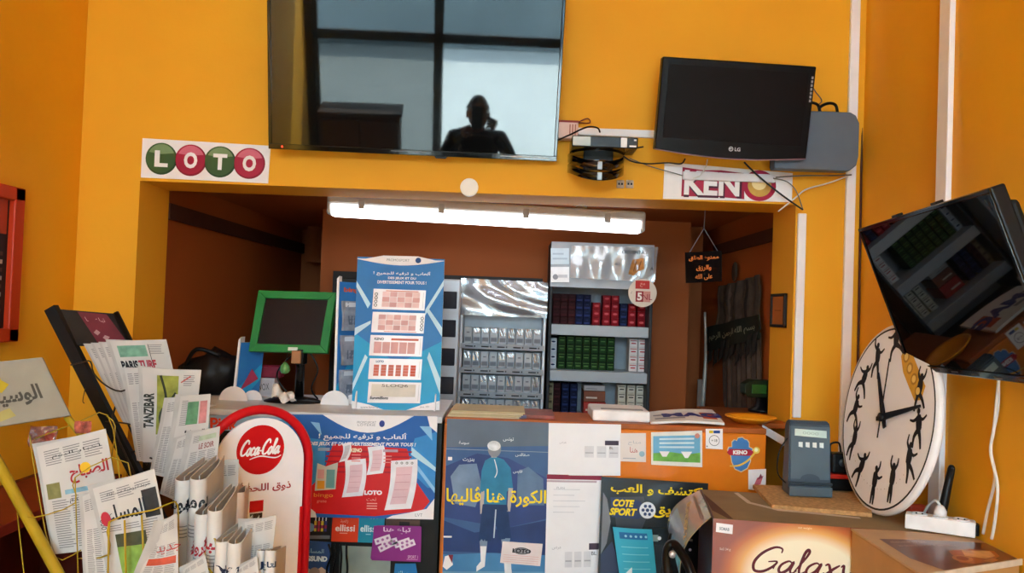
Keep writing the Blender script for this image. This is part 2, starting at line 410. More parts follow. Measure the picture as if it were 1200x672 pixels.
# ------------------------------------------------------------------ counters
CORG = mat('#e07a10', .35, .05, coat=.2)
ZC = 1.135
YC = 2.74
xa, xb = P(521, 500, YC).x, P(898, 520, YC).x
t = thing('kiosk_counter', 'long orange counter front across the kiosk opening, covered with posters', 'counter', ((xa+xb)/2, YC, 0))
m = MB(); m.box((xa, YC, 0), (xb, YC + .03, ZC - .012), CORG, .004); m.box((xa, YC - .001, 0), (xa + .006, YC + .012, ZC - .02), mat('#b0602a', .6)); m.build('front_panel', t)
m = MB(); m.box((xa + .01, YC + .03, 0), (xa + .03, 2.98, ZC - .012), CORG); m.build('side_panel', t)
m = MB(); m.box((xb - .03, YC + .03, 0), (xb - .01, 2.89, ZC - .012), CORG); m.build('side_panel', t)
m = MB(); m.box((xa, YC, ZC - .012), (xb, 2.895, ZC + .006), mat('#a8551c', .4, .15, 25), .003); m.box((xa, 2.89, ZC - .012), (XO1 - .004, 2.99, ZC + .006), mat('#a8551c', .4, .15, 25), .003); m.box((.74, 2.985, ZC - .012), (.95, 3.36, ZC + .004), mat('#8a4a22', .4, .15, 25), .003); m.build('worktop', t)

YB = 2.79
xc, xd = P(240, 500, YB).x, P(516, 560, YB).x
t = thing('display_cabinet', 'black cabinet with a glass pane under the blue games poster', 'cabinet', ((xc+xd)/2, YB, 0))
DK = mat('#15120f', .45, .15)
x1 = P(398, 650, YB).x; x2 = P(458, 650, YB).x; zz1 = P(430, 641, YB).z
m = MB(); m.box((xc, YB, 0), (x1, YB + .02, ZC - .02), DK); m.box((x2, YB, 0), (xd, YB + .02, ZC - .02), DK); m.box((x1, YB, zz1), (x2, YB + .02, ZC - .02), DK); m.box((x1, YB, 0), (x2, YB + .02, .5), DK)
m.box((xc, YB + .02, 0), (xc + .02, 3.3, ZC - .02), DK); m.box((xd - .02, YB + .02, 0), (xd, 3.3, ZC - .02), DK); m.build('body', t)
m = MB(); m.box((x1, YB + .004, .5), (x2, YB + .012, zz1), mat('#93a39c', .15, .2, 7, coat=.5)); m.build('glass_pane', t, 'grey green glass pane')
m = MB(); m.box((xc, YB - .01, ZC - .02), (xd, 2.895, ZC), mat('#d8dadd', .4), .003); m.box((XO0 + .004, 2.89, ZC - .02), (xd, 3.3, ZC), mat('#d8dadd', .4), .003); m.build('worktop', t, 'white worktop')
# strip with the word Pick along the edge of the cabinet
sf = R(242, 487, 350, 505, YB - .004); m = MB(); m.slab(sf, .003, mat('#9fc3dd', .5)); m.text(sf, 'Pick', .04, .45, .8, mat('#e0441c', .5), align='l', bold=.03); m.poly(sf, [(.45, 0), (1, 0), (1, .9), (.7, .6)], mat('#4f8fc4', .5))
tag(m.build('edge_banner'), 'pale blue strip with orange lettering on the cabinet edge above the newspapers', 'banner')
# back counter carrying the cigarette racks
t = thing('back_counter', 'low dark back counter inside the kiosk, under the cigarette racks', 'counter', (.1, 3.7, 0))
m = MB(); m.box((-.88, 3.46, 0), (.80, 3.99, .86), DK); m.build('body', t); m = MB(); m.box((-.89, 3.44, .86), (.81, 3.995, .89), mat('#3a2a20', .5), .004); m.build('worktop', t)
a, b = P(392, 318, 3.93), P(641, 322, 3.93)
t = thing('tall_cabinet', 'dark tall cabinet at the kiosk back wall behind the blue display', 'cabinet', ((a.x+b.x)/2, 3.94, .89))
m = MB(); m.box((a.x, 3.9, .89), (b.x - .02, 3.99, a.z), mat('#1d1009', .5, .2, 9)); m.build('body', t); m = MB(); m.box((a.x + .02, 3.885, .93), (b.x - .05, 3.9, a.z - .03), mat('#160c08', .4, .2, 9), .004); m.build('door', t)
# grey rack with windows
a, b = P(519, 327, 3.45), P(538, 480, 3.45)
t = thing('card_rack', 'narrow grey metal rack with dark windows between the two displays', 'rack', ((a.x+b.x)/2, 3.47, .89)); GM = mat('#a9abb0', .35, .05, metal=.4)
m = MB(); m.box((a.x - .03, 3.46, .89), (b.x - .012, 3.49, a.z), GM, .006); m.build('panel', t)
for k in range(4):
    z1 = a.z - .05 - k * .115; m = MB(); m.box((a.x - .01, 3.452, z1 - .07), (b.x - .026, 3.462, z1), mat('#20222c', .15, .1, coat=.5), .003); m.build('window_panel', t)

# ------------------------------------------------------------------ strip lamp
c = P(570, 253, 3.38); a = P(386, 245, 3.38); b = P(755, 266, 3.38)
tilt = math.atan2(b.z - a.z, b.x - a.x) ; Lh = (b - a).length / 2
T = Matrix.Translation(c) @ Matrix.Rotation(-tilt, 4, 'Y')
t = thing('strip_lamp', 'long glowing white fluorescent strip lamp under the kiosk ceiling', 'lamp', c)
m = MB(); m.box((-Lh, -.05, .005), (Lh, .05, .048), mat('#c9cac8', .5), .012, T); m.build('housing', t)
dm = mat('#fdfdff', .3, .0, emit=LAMP); prof = [(-.05, .006), (-.046, -.02), (-.03, -.036), (.03, -.036), (.046, -.02), (.05, .006)]
m = MB(); Tx = T @ frame((-Lh + .02, 0, 0), (0, 1, 0), (0, 0, 1), (1, 0, 0)); m.prism(prof, 2 * Lh - .04, dm, Tx); m.build('diffuser', t, 'glowing white diffuser')
for s_ in (-1, 1):
    m = MB(); m.box((s_ * Lh, -.046, -.034), (s_ * (Lh - .022), .046, .03), mat('#d5d6d4', .4), .012, T); m.build('end_cap', t)
for q in (-.78, -.28, .25, .76):
    m = MB(); m.box((q * Lh - .012, -.056, -.006), (q * Lh + .012, -.048, .03), mat('#b9bab8', .4), .003, T); m.build('clip', t)
for q in (-.6, .6):
    m = MB(); m.box((q * Lh - .02, -.02, .046), (q * Lh + .02, .02, .0455 + max(.002, ZK - c.z - .046)), mat('#c9cac8', .5), 0, T); m.build('bracket', t)

# ------------------------------------------------------------------ signs over the opening
sf = Q((167, 162), (317, 171), (314, 215), (165, 208), 2.895)
t = thing('lottery_sign', 'white sign with four green and red letter discs left of the opening', 'sign', sf(.5, 0))
m = MB(); m.slab(sf, .004, WHITE); m.build('panel', t)
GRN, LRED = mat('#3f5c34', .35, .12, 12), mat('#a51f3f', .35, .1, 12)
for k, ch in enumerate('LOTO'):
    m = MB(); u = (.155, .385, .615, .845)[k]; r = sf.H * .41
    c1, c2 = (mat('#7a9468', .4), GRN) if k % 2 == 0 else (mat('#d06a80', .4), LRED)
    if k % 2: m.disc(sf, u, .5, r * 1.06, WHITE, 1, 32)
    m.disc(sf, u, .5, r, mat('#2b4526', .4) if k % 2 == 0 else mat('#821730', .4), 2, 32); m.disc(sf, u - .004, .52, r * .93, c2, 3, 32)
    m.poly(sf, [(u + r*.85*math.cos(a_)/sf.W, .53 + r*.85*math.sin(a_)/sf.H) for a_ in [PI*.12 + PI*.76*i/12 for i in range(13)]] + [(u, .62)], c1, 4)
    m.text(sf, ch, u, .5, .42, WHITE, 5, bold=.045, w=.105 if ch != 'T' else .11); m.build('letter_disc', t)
# peeled marks and round cover on the lintel
a = P(550, 220, 2.9); m = MB(); m.lathe([(.0, -.004), (.031, -.004), (.031, .008), (.028, .011), (.0, .012)], mat('#fbfaf5', .4, .02), frame(a, (1, 0, 0), (0, 0, 1), (0, -1, 0)), 32)
tag(m.build('junction_cover'), 'round white junction cover on the lintel above the strip lamp', 'cover')
for k, (x, y) in enumerate([(727, 216), (738, 216)]):
    a = P(x, y, 2.897); m = MB(); m.box((a.x - .013, 2.894, a.z - .014), (a.x + .013, 2.9, a.z + .014), mat('#b5a08c', .6, .3, 60), .003)
    for s_ in (-1, 1): m.box((a.x + s_*.005 - .003, 2.892, a.z - .003), (a.x + s_*.005 + .003, 2.8945, a.z + .004), INK)
    tag(m.build('wall_socket'), ('left' if k == 0 else 'right') + ' half of the small worn double socket on the lintel', 'socket')

sf = Q((779, 190), (929, 203), (928, 237), (777, 233), 2.895)
t = thing('number_sign', 'white sign with dark red block lettering and a golden ball under the monitor', 'sign', sf(.5, 0))
m = MB(); m.slab(sf, .004, WHITE); m.build('panel', t)
KR, KD = mat('#a3163f', .4), mat('#4a1030', .4)
m = MB(); m.poly(sf, [(.14, .08), (.14, .9), (.30, .86), (.44, .9), (.62, .86), (.63, .05), (.4, .1)], KR, 1)
m.text(sf, 'KEN', .383, .42, .72, KD, 3, bold=.035, w=.45); m.text(sf, 'KEN', .374, .48, .70, WHITE, 4, bold=.035, w=.43); m.build('lettering', t)
m = MB(); r = sf.H * .50; m.disc(sf, .745, .5, r, KR, 2, 32); m.disc(sf, .745, .5, r * .72, mat('#c59a4a', .35, .2, 20), 5, 28); m.disc(sf, .74, .58, r * .45, mat('#ecd9a0', .35), 6, 24)
m.build('ball_emblem', t)
a, b = P(800, 207, 2.885), P(908, 210, 2.885)
m = MB(); m.box((a.x, 2.878, (a.z+b.z)/2 - .012), (b.x, 2.89, (a.z+b.z)/2 + .016), mat('#dedade', .5), .003); o = m.build('cable_duct'); tag(o, 'white horizontal cable duct running across the dark red lettered sign', 'cable duct', 'white cable ducts on the walls')

# ------------------------------------------------------------------ big television
nrm = V((.047, -.974, -.224)).normalized(); xa_ = V((.974, .047, 0)).normalized(); up_ = nrm.cross(xa_).normalized()
bc = P(485, 182, 2.83); Wt, Ht = .955, .565
T = frame(bc, xa_, up_, nrm)
t = thing('big_television', 'large black flat television high on the wall above the kiosk opening', 'television', bc)
m = MB(); m.box((-Wt/2, 0, -.035), (Wt/2, Ht, 0), BLACK, .004, T); m.box((-Wt/2 + .1, .08, -.06), (Wt/2 - .1, Ht - .12, -.034), BLACK, .01, T); m.build('case', t)
m = MB()
for lo, hi in [((-Wt/2, 0, 0), (Wt/2, .018, .006)), ((-Wt/2, Ht - .011, 0), (Wt/2, Ht, .006)), ((-Wt/2, .018, 0), (-Wt/2 + .011, Ht - .011, .006)), ((Wt/2 - .011, .018, 0), (Wt/2, Ht - .011, .006))]: m.box(lo, hi, GBLACK, .002, T)
m.build('bezel', t)
SCR = bpy.data.materials.new('screen_glass'); SCR.use_nodes = True
n = SCR.node_tree; b_ = n.nodes['Principled BSDF']; b_.inputs['Base Color'].default_value = (.004, .0045, .005, 1); b_.inputs['Roughness'].default_value = .02; b_.inputs['IOR'].default_value = 1.55
tx = n.nodes.new('ShaderNodeTexNoise'); tx.inputs['Scale'].default_value = 40; rr = n.nodes.new('ShaderNodeMapRange'); rr.inputs['To Min'].default_value = .015; rr.inputs['To Max'].default_value = .04
n.links.new(tx.outputs['Fac'], rr.inputs[0]); n.links.new(rr.outputs[0], b_.inputs['Roughness'])
m = MB(); m.box((-Wt/2 + .01, .017, -.001), (Wt/2 - .01, Ht - .01, .002), SCR, 0, T); m.build('screen', t)
sb = Surf(*[T @ V(p) for p in ((-Wt/2, .018, .0062), (Wt/2, .018, .0062), (Wt/2, 0, .0062), (-Wt/2, 0, .0062))])
m = MB(); m.rect(sb, .48, .42, .52, .58, GREY); m.rect(sb, .42, .6, .56, .68, GREY); m.rect(sb, .8, .5, .97, .7, mat('#b9bcc0', .3)); m.build('maker_plate_glint', t)  # grey maker marks; the pale bar at right is a painted reflection
m = MB(); m.ball(T @ V((-Wt/2 + .045, .009, .006)), .0028, mat('#ff2a1c', .3, 0, emit=6), n=8); m.build('power_light', t, 'small red power light')
m = MB(); m.prism([(-.022, 0), (.022, 0), (.016, -.007), (-.016, -.007)], .02, BLACK, T @ Matrix.Translation((.09, 0, -.014))); m.build('sensor', t)
m = MB(); a = T @ V((0, .3, -.05)); m.box((a.x - .09, a.y, a.z - .1), (a.x + .09, 2.899, a.z + .04), mat('#222326', .4, metal=.5), .004); m.build('wall_bracket', t)

# ------------------------------------------------------------------ monitor
tl, tr, br_, bl = P(771, 65, 2.70), P(948, 79, 2.70), P(945, 190, 2.75), P(765, 180, 2.75)
o0 = (bl + br_) / 2; xx = (br_ + tr - bl - tl).normalized(); yy = (tl + tr - bl - br_); yy = (yy - xx * yy.dot(xx)).normalized(); zz = xx.cross(yy)
W2 = ((br_ - bl).length + (tr - tl).length) / 2; H2 = ((tl - bl).length + (tr - br_).length) / 2; T = frame(o0, xx, yy, zz)
t = thing('wall_monitor', 'black tilted monitor above the dark red lettered sign', 'monitor', o0)
chin = [(-W2/2, .012)] + [(-W2/2 + W2 * i / 12, .012 - .016 * math.sin(PI * i / 12)) for i in range(1, 12)] + [(W2/2, .012), (W2/2, H2), (-W2/2, H2)]
m = MB(); m.prism(chin, .045, mat('#090506', .35, .05, spec=.12), T @ Matrix.Translation((0, 0, -.04)), .004); m.build('case', t)
MSC = mat('#100807', .45, .05, spec=.08)
m = MB(); m.box((-W2/2 + .022, .05, .004), (W2/2 - .022, H2 - .022, .0062), MSC, .0008, T); m.build('screen', t)
sb = Surf(*[T @ V(p) for p in ((-W2/2, .05, .0058), (W2/2, .05, .0058), (W2/2, .01, .0058), (-W2/2, .01, .0058))])
m = MB(); m.text(sb, 'LG', .525, .45, .3, mat('#c9c6c8', .4), 1, bold=.03, align='l'); m.disc(sb, .50, .45, .0075, mat('#c9c6c8', .4), 1, 16); m.disc(sb, .50, .45, .005, BLACK, 2, 14)
m.rect(sb, .49, .42, .505, .5, mat('#c9c6c8', .4), 3); m.build('maker_badge', t, 'silver badge')
m = MB()
for k in range(7): m.box((W2/2 - .012, H2 - .04 - k*.012, .0052), (W2/2 - .006, H2 - .032 - k*.012, .006), mat('#9a9698', .5), 0, T)
m.build('side_sticker', t)
m = MB(); a = T @ V((0, H2/2, -.04)); m.box((a.x - .06, a.y - .005, a.z - .06), (a.x + .06, 2.9, a.z + .06), BLACK, .004); m.build('wall_bracket', t)
# thin pinkish rim under the chin
m = MB(); m.tube([T @ V((p[0], p[1] + .0005, .003)) for p in chin[:13]], .0022, mat('#8d6d78', .2, coat=.5), 6); m.build('chin_rim', t)

# grey box right of the monitor
tl, tr, br_, bl = P(905, 127, 2.8), P(1003, 127, 2.8), P(1003, 205, 2.8), P(905, 205, 2.8)
t = thing('grey_wall_box', 'grey square box with a rounded side on the wall right of the monitor', 'box', (bl + br_) / 2)
x0, x1, z0, z1 = bl.x, br_.x, br_.z + .008, tl.z - .008
T = frame((x0, 2.83, z0), (1, 0, 0), (0, 0, 1), (0, -1, 0)); w_, h_ = x1 - x0, z1 - z0
m = MB(); m.prism([(0, 0), (w_ - .03, 0), (w_ - .006, .02), (w_, .05), (w_, h_ - .035), (w_ - .012, h_ - .01), (w_ - .03, h_), (0, h_)], .05, mat('#5b6572', .5, .04), T, .004); m.build('cover', t)
m = MB(); m.box((x0 + .02, 2.83, z0 + .02), (x1 - .02, 2.9, z1 - .02), mat('#3a4048', .5)); m.build('back_plate', t)
for k, xx_ in enumerate((.10, .16)):
    m = MB(); m.tube([(x0 + xx_, 2.81, z1 - .004), (x0 + xx_ - .006, 2.81, z1 + .018), (x0 + xx_ + .012 + k*.01, 2.81, z1 + .034), (x0 + xx_ + .05, 2.82, z1 + .03), (x0 + xx_ + .062, 2.83, z1 - .003)], .005, BLACK, 8, sm=5); m.build('plug_lead', t)

# set-top box on its curved bracket, and the small pinkish box
a, b = P(668, 168, 2.72), P(748, 168, 2.72); ct = P(706, 150, 2.78)
zt = (a.z + b.z) / 2
t = thing('curved_wall_shelf', 'glossy black curved two tier wall shelf with a silver centre stripe', 'shelf', (ct.x, 2.88, zt - .06))
for k in range(2):
    z = zt - .014 - k * .034; pts = [(a.x + .1 - .095 * math.cos(PI * i / 20), 2.89 - .15 * math.sin(PI * i / 20)) for i in range(21)]
    m = MB(); poly = [(p[0], 2.89 - (2.89 - p[1]) * .8) for p in pts]
    m.prism(poly, .004, GBLACK, Matrix.Translation((0, 0, z))); m.build('tier', t)
    m = MB(); N = len(pts); hh = .024
    dip = lambda p: .045 * ((2.89 - p[1]) / .15) ** 1.5; vs = [(p[0], p[1], z + q - dip(p)) for p in pts for q in (.004, -hh)]; vs += [(p[0], p[1] + .004, z + q - dip(p)) for p in pts for q in (.004, -hh)]
    fs = [(2*i, 2*i+1, 2*i+3, 2*i+2) for i in range(N-1)] + [(2*N+2*i, 2*N+2*i+2, 2*N+2*i+3, 2*N+2*i+1) for i in range(N-1)] + [(2*i+1, 2*N+2*i+1, 2*N+2*i+3, 2*i+3) for i in range(N-1)] + [(2*i, 2*i+2, 2*N+2*i+2, 2*N+2*i) for i in range(N-1)]
    m.add(vs, fs, GBLACK, True); m.build('front_band', t)
    m = MB(); m.box((a.x + .092, 2.736, z - hh - .044), (a.x + .108, 2.741, z - .042), mat('#8d9092', .3, metal=.3), .002); m.build('centre_stripe', t, 'silver stripe')
m = MB(); m.box((ct.x - .05, 2.88, zt - .06), (ct.x + .05, 2.9, zt - .008), BLACK, .003); m.build('back_plate', t)
a, b = P(671, 152, 2.74), P(748, 166, 2.74)
t = thing('set_top_box', 'slim black set-top box lying on the curved wall shelf', 'set-top box', ((a.x+b.x)/2, 2.8, zt - .008)); z0 = zt - .009; z1 = z0 + .036
m = MB(); m.box((a.x, 2.742, z0), (b.x, 2.87, z1), mat('#101218', .25, coat=.3), .003); m.build('case', t)
m = MB(); m.box((a.x + .002, 2.738, z0 + .003), (a.x + .06, 2.744, z1 - .003), mat('#b9c4c4', .25), .002); m.build('label_strip', t, 'pale strip')
m = MB(); m.box((b.x - .056, 2.738, z0 + .002), (b.x - .036, 2.744, z1 - .003), mat('#d9dce0', .3), .001); m.build('front_badge', t, 'white badge')
m = MB()
m.box((b.x - .028, 2.7405, z0 + .004), (b.x - .006, 2.7425, z0 + .009), WHITE); m.box((b.x - .014, 2.7405, z1 - .012), (b.x - .006, 2.7425, z1 - .007), WHITE); m.build('front_marks', t)
a, b = P(652, 139, 2.82), P(678, 161, 2.82)
t = thing('adapter_box', 'small pinkish white box half behind the big television', 'box', ((a.x+b.x)/2, 2.85, b.z))
m = MB(); m.box((a.x - .0, 2.845, b.z), (b.x, 2.895, a.z), mat('#d9b8ae', .5), .004); m.build('case', t)
m = MB()
for k in range(3): m.box((b.x - .03 + k*.009, 2.843, b.z + .012), (b.x - .026 + k*.009, 2.846, a.z - .012), mat('#a06a60', .5))
m.build('vent_marks', t)
m = MB(); m.box((a.x, 2.844, a.z - .006), (b.x + .001, 2.896, a.z + .001), mat('#8c2f2a', .5)); m.build('top_edge', t, 'dark red top edge')

# cables
def cable(pts, r, m_, label, Y=None):
    m = MB(); m.tube([P(p[0], p[1], p[2] if len(p) > 2 else Y) for p in pts], r, m_, 6, sm=6); tag(m.build('cable'), label, 'cable', 'loose cables on the walls')
CB, CW, CG = mat('#141214', .5), mat('#dcd8d2', .5), mat('#6d6a68', .5)
cable([(650, 166, 2.84), (668, 158, 2.8), (688, 149, 2.75), (700, 150, 2.76), (703, 155, 2.79)], .0028, CB, 'black cable looping from the big television to the set-top box')
cable([(672, 146, 2.885), (688, 139, 2.885), (691, 144, 2.885), (678, 144, 2.885)], .002, mat('#6b2a22', .5), 'thin brown cable loop above the pinkish box')
cable([(754, 172), (735, 176), (728, 180), (740, 189), (760, 192), (782, 191), (798, 192), (803, 186)], .0026, CB, 'black cable sagging from the set-top box to the monitor', 2.865)
cable([(738, 186), (765, 196), (790, 203), (800, 206)], .0018, CG, 'thin grey cable running into the duct on the dark red sign', 2.872)
cable([(829, 187), (827, 196), (820, 206), (812, 209)], .002, CW, 'short white lead hanging under the monitor onto the duct', 2.868)
cable([(872, 190), (885, 203), (905, 220), (925, 235), (941, 246)], .003, CB, 'black cable slanting across the dark red sign to the corner duct', 2.862)
cable([(906, 209), (922, 213), (933, 224), (941, 246)], .0018, CG, 'thin grey cable from the duct end down to the opening corner', 2.872)
cable([(992, 207), (970, 215), (945, 222), (932, 232), (912, 248)], .0026, CW, 'pale cable curving from the grey box to the opening corner', 2.875)
cable([(909, 208), (940, 206), (975, 206), (998, 205)], .0024, CG, 'grey cable along the bottom of the grey box', 2.855)
cable([(950, 98), (956, 108), (963, 118), (957, 124)], .0018, CG, 'thin grey cable rising behind the monitor edge', 2.875)
m = MB(); m.tube([PX(1010, 150, XR - .004), PX(1008, 280, XR - .004), PX(1007, 340, XR - .004), PX(1005, 440, XR - .004)], .004, mat('#4a2018', .5), 6, sm=6); tag(m.build('cable'), 'dark brown cable running down the corner next to the duct', 'cable', 'loose cables on the walls')
for k, pts in enumerate([[(1170, 440), (1169, 480), (1161, 525), (1166, 560), (1157, 600), (1152, 626)], [(1171, 440), (1165, 500), (1161, 530), (1169, 570), (1166, 610), (1162, 632)]]):
    m = MB(); m.tube([PX(p[0], p[1], XR - .012 - k*.01) for p in pts], .0038, CW, 8, sm=6)
    tag(m.build('cable'), ('left' if k == 0 else 'right') + ' of the two white cables hanging under the slanted television', 'cable', 'loose cables on the walls')

SCR2 = SCR.copy(); SCR2.node_tree.nodes['Principled BSDF'].inputs['IOR'].default_value = 1.36
# ------------------------------------------------------------------ slanted television on the right wall
A, B, Cc = V((.936, 2.31, 1.748)), V((.898, 1.611, 1.76)), V((1.08, 2.296, 1.375))
xx = (B - A).normalized(); yy = (A - Cc).normalized(); zz = xx.cross(yy); W3, H3 = (B - A).length, (A - Cc).length
if zz.x > 0: zz = -zz
T = frame(Cc, xx, yy, zz)
t = thing('slanted_television', 'black television tilted forward on the right wall above the clock', 'television', Cc + xx * W3/2)
m = MB(); m.box((0, 0, -.03), (W3, H3, 0), BLACK, .004, T); m.build('case', t)
m = MB(); m.box((.04, .03, -.052), (W3 - .012, H3 - .035, -.029), mat('#0e0d0e', .6), .012, T); m.build('back_housing', t)
m = MB()
for lo, hi in [((0, 0, 0), (W3, .017, .005)), ((0, H3 - .01, 0), (W3, H3, .005)), ((0, .017, 0), (.01, H3 - .01, .005)), ((W3 - .01, .017, 0), (W3, H3 - .01, .005))]: m.box(lo, hi, GBLACK, .002, T)
m.build('bezel', t)
m = MB(); m.box((.009, .016, -.001), (W3 - .009, H3 - .009, .002), SCR2, 0, T); m.build('screen', t)
m = MB()
for k in range(6): m.box((.05 + k*.1, .005, .005), (.085 + k*.1, .010, .0056), mat('#3b3b3f', .5), 0, T)
m.build('control_marks', t)
for q in (.2, .42):
    m = MB(); m.box((q, H3 - .001, -.028), (q + .03, H3 + .006, -.01), BLACK, .002, T); m.build('rear_clip', t)
a = T @ V((W3 * .45, H3 * .35, -.05)); m = MB(); m.tube([a, (XR - .01, a.y, a.z + .02)], .02, BLACK, 8); m.box((XR - .012, a.y - .07, a.z - .06), (XR, a.y + .07, a.z + .1), BLACK, .003); m.build('wall_bracket', t)
a = PX(1196, 275, XR - .03)
t = thing('white_wall_plug', 'white plug with a lead on the side wall beside the slanted television', 'plug', a)
m = MB(); m.box((XR - .045, a.y - .02, a.z - .03), (XR, a.y + .02, a.z + .03), WHITE, .012); m.build('plug_body', t)
m = MB(); m.tube([(XR - .035, a.y, a.z - .028), (XR - .03, a.y + .01, a.z - .07), (XR - .012, a.y + .03, a.z - .13)], .004, WHITE, 8, sm=4); m.build('lead', t)
# ------------------------------------------------------------------ cigarette display with four rows of packs
YA = 3.56
tl, tr, bl_, br_ = P(542, 327, YA), P(640, 331, YA), P(537, 470, YA), P(636, 476, YA)
x0, x1, ztop = (tl.x + bl_.x)/2 - .004, (tr.x + br_.x)/2 + .004, (tl.z + tr.z)/2
SM = mat('#b9c0c8', .35, .05, metal=.2)
t = thing('cigarette_display', 'pale grey metal cigarette display with four rows behind the counter', 'display rack', ((x0+x1)/2, YA + .08, .89))
m = MB(); m.box((x0, YA + .13, .89), (x1, YA + .15, ztop), mat('#c3cdd6', .4)); m.build('back_panel', t)
for xs in (x0, x1 - .012): m = MB(); m.box((xs, YA, .89), (xs + .012, YA + .15, ztop - .01), SM, .003); m.build('side_panel', t)
m = MB(); zh = P(590, 371, YA).z; m.box((x0 + .012, YA + .01, zh + .01), (x1 - .012, YA + .03, ztop), SM, .003); m.build('header_panel', t)
rows = [P(590, y, YA).z for y in (404, 432.5, 460.5, 489)]
for z in rows:
    m = MB(); m.box((x0 + .012, YA + .02, z - .004), (x1 - .012, YA + .13, z), SM); sf = Surf((x0 + .004, YA - .003, z + .0), (x1 - .004, YA - .003, z + .0), (x1 - .004, YA - .003, z - .022), (x0 + .004, YA - .003, z - .022))
    m.slab(sf, .012, mat('#8d949c', .4))
    for k in range(5): m.rect(sf, .06 + k*.19, .35, .15 + k*.19, .6, INK); m.rect(sf, .165 + k*.19, .35, .18 + k*.19, .65, INK)
    m.build('shelf', t)
m = MB()
for q in (.22, .33): m.box((x0 + q*.36, YA + .12, rows[0] + .06), (x0 + q*.36 + .012, YA + .131, rows[0] + .066), INK)
m.build('pegs', t)
# clear crinkled sheet over its header
CRINK = clear_mat('clear_plastic', '#d5d9e0', .34, .16, .14, .35)
sf = Surf((x0 - .002, YA - .006, ztop + .004), (x1 + .002, YA - .006, ztop - .002), (x1 + .002, YA - .010, zh), (x0 - .002, YA - .010, zh), lambda u, v: .006 * math.sin(7*u + 3*v) * math.sin(9*v + 2*u) + .004 * math.sin(23*u*v + 4))
m = MB(); m.slab(sf, .0006, CRINK, 24, 12, smooth=True)
tag(m.build('plastic_sheet'), 'crinkled clear plastic sheet over the header of the cigarette display', 'plastic sheet')

def pack_proto(name, w_, d_, h_, body, front, mark, gloss=False, style=0):
    """one cigarette pack, base centre at the origin"""
    m = MB(); m.box((-w_/2, 0, 0), (w_/2, d_, h_), body, .001, seg=1)
    sf = Surf((-w_/2 + .001, -.0004, h_), (w_/2 - .001, -.0004, h_), (w_/2 - .001, -.0004, 0), (-w_/2 + .001, -.0004, 0))
    if style == 0: m.rect(sf, .06, .42, .94, .95, front); m.rect(sf, .1, .12, .9, .36, mark); m.rect(sf, .3, .62, .7, .7, mark, 2)
    if style == 1: m.rect(sf, .12, .3, .88, .75, front); m.disc(sf, .5, .55, w_*.3, mark, 2, 12, w_*.14)
    if style == 2: m.rect(sf, .05, .05, .95, .62, front); m.rect(sf, .2, .36, .8, .5, mark, 2); m.rect(sf, .1, .72, .9, .8, mark, 2)
    me_o = m.build(name, base=(0, 0, 0)); return me_o
used = {}
def put(proto, loc, label, group):
    if proto.name not in used: o = proto; used[proto.name] = 1
    else: o = proto.copy(); COL.objects.link(o)
    o.location = loc; return tag(o, label, 'cigarette pack', group)
G1, G2 = mat('#a9acb2', .3, .1, 40, coat=.4), mat('#b9bcc2', .1, .2, 60, coat=1.)
pa = pack_proto('cigarette_pack', .034, .02, .068, mat('#9da2aa', .35, coat=.3), mat('#aeb1b6', .35), mat('#6c6f78', .5))
pw = (x1 - x0 - .03) / 9; side = 'top second third bottom'.split()
for r, z in enumerate(rows):
    for k in range(9):
        h = random.uniform(-.004, .004)
        if r == 3 and k > 7: pass
        o = put(pa, (x0 + .015 + pw * (k + .5), YA + .035 + random.uniform(0, .01), z), 'grey cigarette pack, %s from the left in the %s row of the grey display' % (ORD[k], side[r]), 'grey packs in the cigarette display')
        if random.random() < .5 or (r == 0 and k > 2):
            q = MB(); zz = z + .066; cx = o.location.x; hgt = random.uniform(.02, .045)
            s2 = Surf((cx - .014, o.location.y - .002, zz), (cx + .014, o.location.y - .002, zz), (cx + .012, o.location.y - .0035, zz - hgt), (cx - .012, o.location.y - .0035, zz - hgt), lambda u, v: .002*math.sin(9*u + 5*v))
            q.slab(s2, .0004, CRINK, 6, 4, smooth=True); q.build('wrapper', o)

# ------------------------------------------------------------------ tall cigarette shelf unit
YS = 3.7
tl, tr, bl_, br_ = P(645, 281, YS), P(768, 290, YS), P(640, 480, YS), P(760, 484, YS)
u0, u1, zu = (tl.x + bl_.x)/2, (tr.x + br_.x)/2, (tl.z + tr.z)/2 - .0
DG = mat('#8a929a', .45, .06)
t = thing('cigarette_shelf', 'tall grey shelf unit full of red, green and white cigarette packs', 'shelf unit', ((u0+u1)/2, YS + .13, .89))
m = MB(); m.box((u0, YS + .24, .89), (u1, YS + .26, zu), mat('#9aa3ab', .5)); m.build('back_panel', t)
for xs in (u0, u1 - .014): m = MB(); m.box((xs, YS, .89), (xs + .014, YS + .25, zu), mat('#2c2d31', .5), .003); m.build('side_panel', t)
zs = [P(700, y, YS).z for y in (382, 436, 490)]
for z in zs: m = MB(); m.box((u0 + .014, YS + .0, z - .046), (u1 - .014, YS + .24, z), mat('#a7b0b8', .4, .04), .003); m.build('shelf', t)
zh2 = P(700, 338, YS).z
m = MB(); m.box((u0 + .002, YS - .006, zh2), (u1 - .002, YS + .02, zu), mat('#a3a8ae', .4)); m.build('header_panel', t)
a, b = P(645, 290, YS - .012), P(668, 331, YS - .012)
